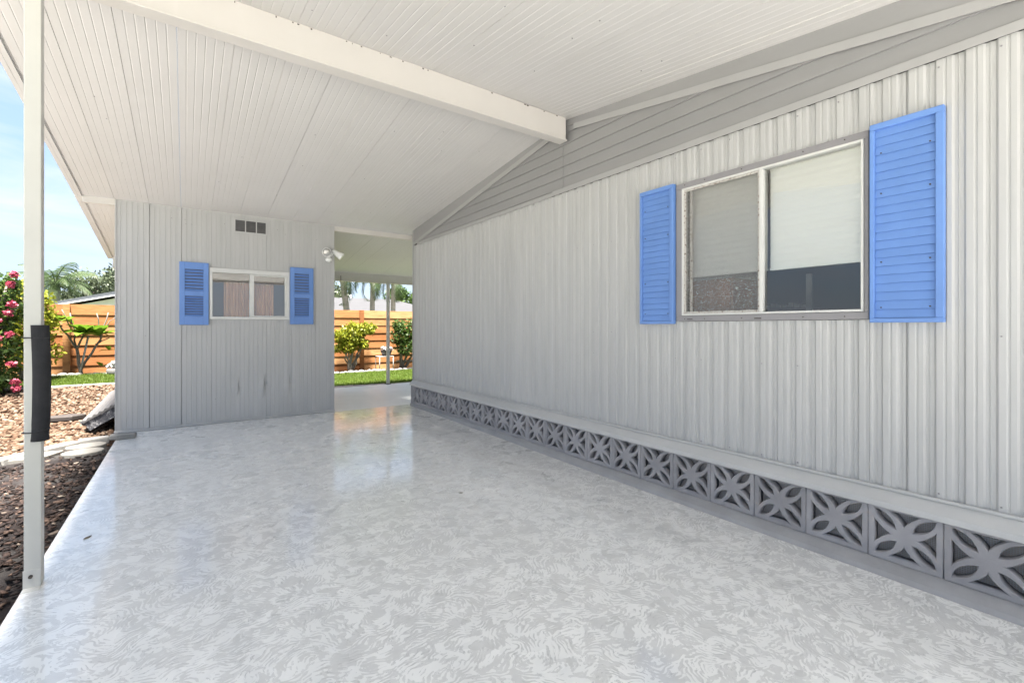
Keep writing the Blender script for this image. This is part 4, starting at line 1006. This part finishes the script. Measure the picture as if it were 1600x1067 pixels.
def tree(c, r, n, leaf, label, m='lf_grey', lumps=12, zb=0):
    t = thing('tree', label, 'tree', (c[0], c[1], zb), 'trees beyond the fence')
    bl = lump_blobs(c, r, lumps); foliage('crown', bl, n, leaf, M[m], t, .55, .2, .35)
    mb = MB(); top = Vector(c); mb.tube(*limb((c[0], c[1], zb), top, .16, .07, 6, .03), n=8)
    for q in bl[:6]: mb.tube(*limb(top.lerp(Vector((c[0], c[1], zb)), .25), q[:3], .06, .02, 4, .06), n=6)
    mb.build('trunk', M['bark'], t, True)
tree((-3.55, 27, 2.3), (1.2, 1.2, 1.4), 3000, .17, 'small grey green tree between the palm and the shed')
tree((-2.75, 28, 2.7), (1.0, 1.0, 1.6), 3000, .17, 'grey green tree left of the shed roof corner')
tree((-1.75, 26, 3.2), (1.0, 1.0, 1.5), 3000, .17, 'taller grey green tree partly hidden by the shed edge')
tree((-6.6, 27, 2.2), (1.6, 1.2, 1.4), 2600, .18, 'grey green tree left of the palm behind the post')
tree((-5.0, 30, 1.9), (1.4, 1.2, 1.1), 2600, .18, 'low grey green tree behind the palm trunk')
tree((9.3, 36, 3.0), (1.6, 1.2, 1.5), 3000, .22, 'distant rounded tree above the grey roof at left of the opening')
tree((11.3, 28, 2.7), (1.5, 1.2, 1.3), 3400, .19, 'leafy tree above the grey roof right of the palms', 'lf_mid')
tree((12.9, 27, 2.9), (1.5, 1.2, 1.9), 3800, .19, 'bright green tree beside the home corner in the opening', 'lf_mid')
tree((14.4, 30, 3.2), (1.9, 1.2, 2.0), 2600, .2, 'broad tree at the far right of the back opening', 'lf_mid')
# neighbouring houses
nh = thing('neighbour_house', 'white neighbour house with blue grey sloped roof above the left fence', 'house', (-.5, 21, 0))
mb = MB(); mb.prism([(-3.05, -.05), (3.0, -.05), (3.0, 2.4), (-.2, 2.62), (-3.05, 1.86)], 'y', 20.2, 26); mb.build('wall', M['nwall'], nh)
mb = MB(); mb.prism([(-3.35, 1.88), (-.2, 2.70), (3.3, 2.28), (3.3, 2.40), (-.2, 2.84), (-3.35, 1.99)], 'y', 19.9, 26.3); mb.build('roof', M['nroof2'], nh)
mb = MB(); mb.prism([(-3.40, 1.84), (-.2, 2.665), (-.2, 2.70), (-3.40, 1.88)], 'y', 19.86, 19.90); mb.build('fascia', M['nwall'], nh)
nh = thing('neighbour_house', 'long grey hip roofed neighbour house behind the fence in the back opening', 'house', (7, 24, 0))
mb = MB(); mb.box(2.6, 10.4, 21.3, 27, -.05, 2.0); mb.build('wall', M['nwall'], nh)
e = [(2.2, 20.9, 1.93), (10.9, 20.9, 1.93), (10.9, 27.4, 1.93), (2.2, 27.4, 1.93)]; rd = [(4.6, 24.1, 2.70), (9.15, 24.1, 2.70)]
mb = MB(); mb.add(e+rd, [(0, 1, 5, 4), (1, 2, 5), (2, 3, 4, 5), (3, 0, 4), (3, 2, 1, 0)]); rf = mb.build('roof', M['nroof'], nh)
mb = MB(); mb.tube([(6.75, 23.5, 2.5), (6.75, 23.5, 2.82)], .07, 10); mb.build('vent_pipe', M['nwall'], rf, True)
for o in list(bpy.data.objects):
    if o.type == 'MESH' and not o.data.polygons: bpy.data.objects.remove(o)
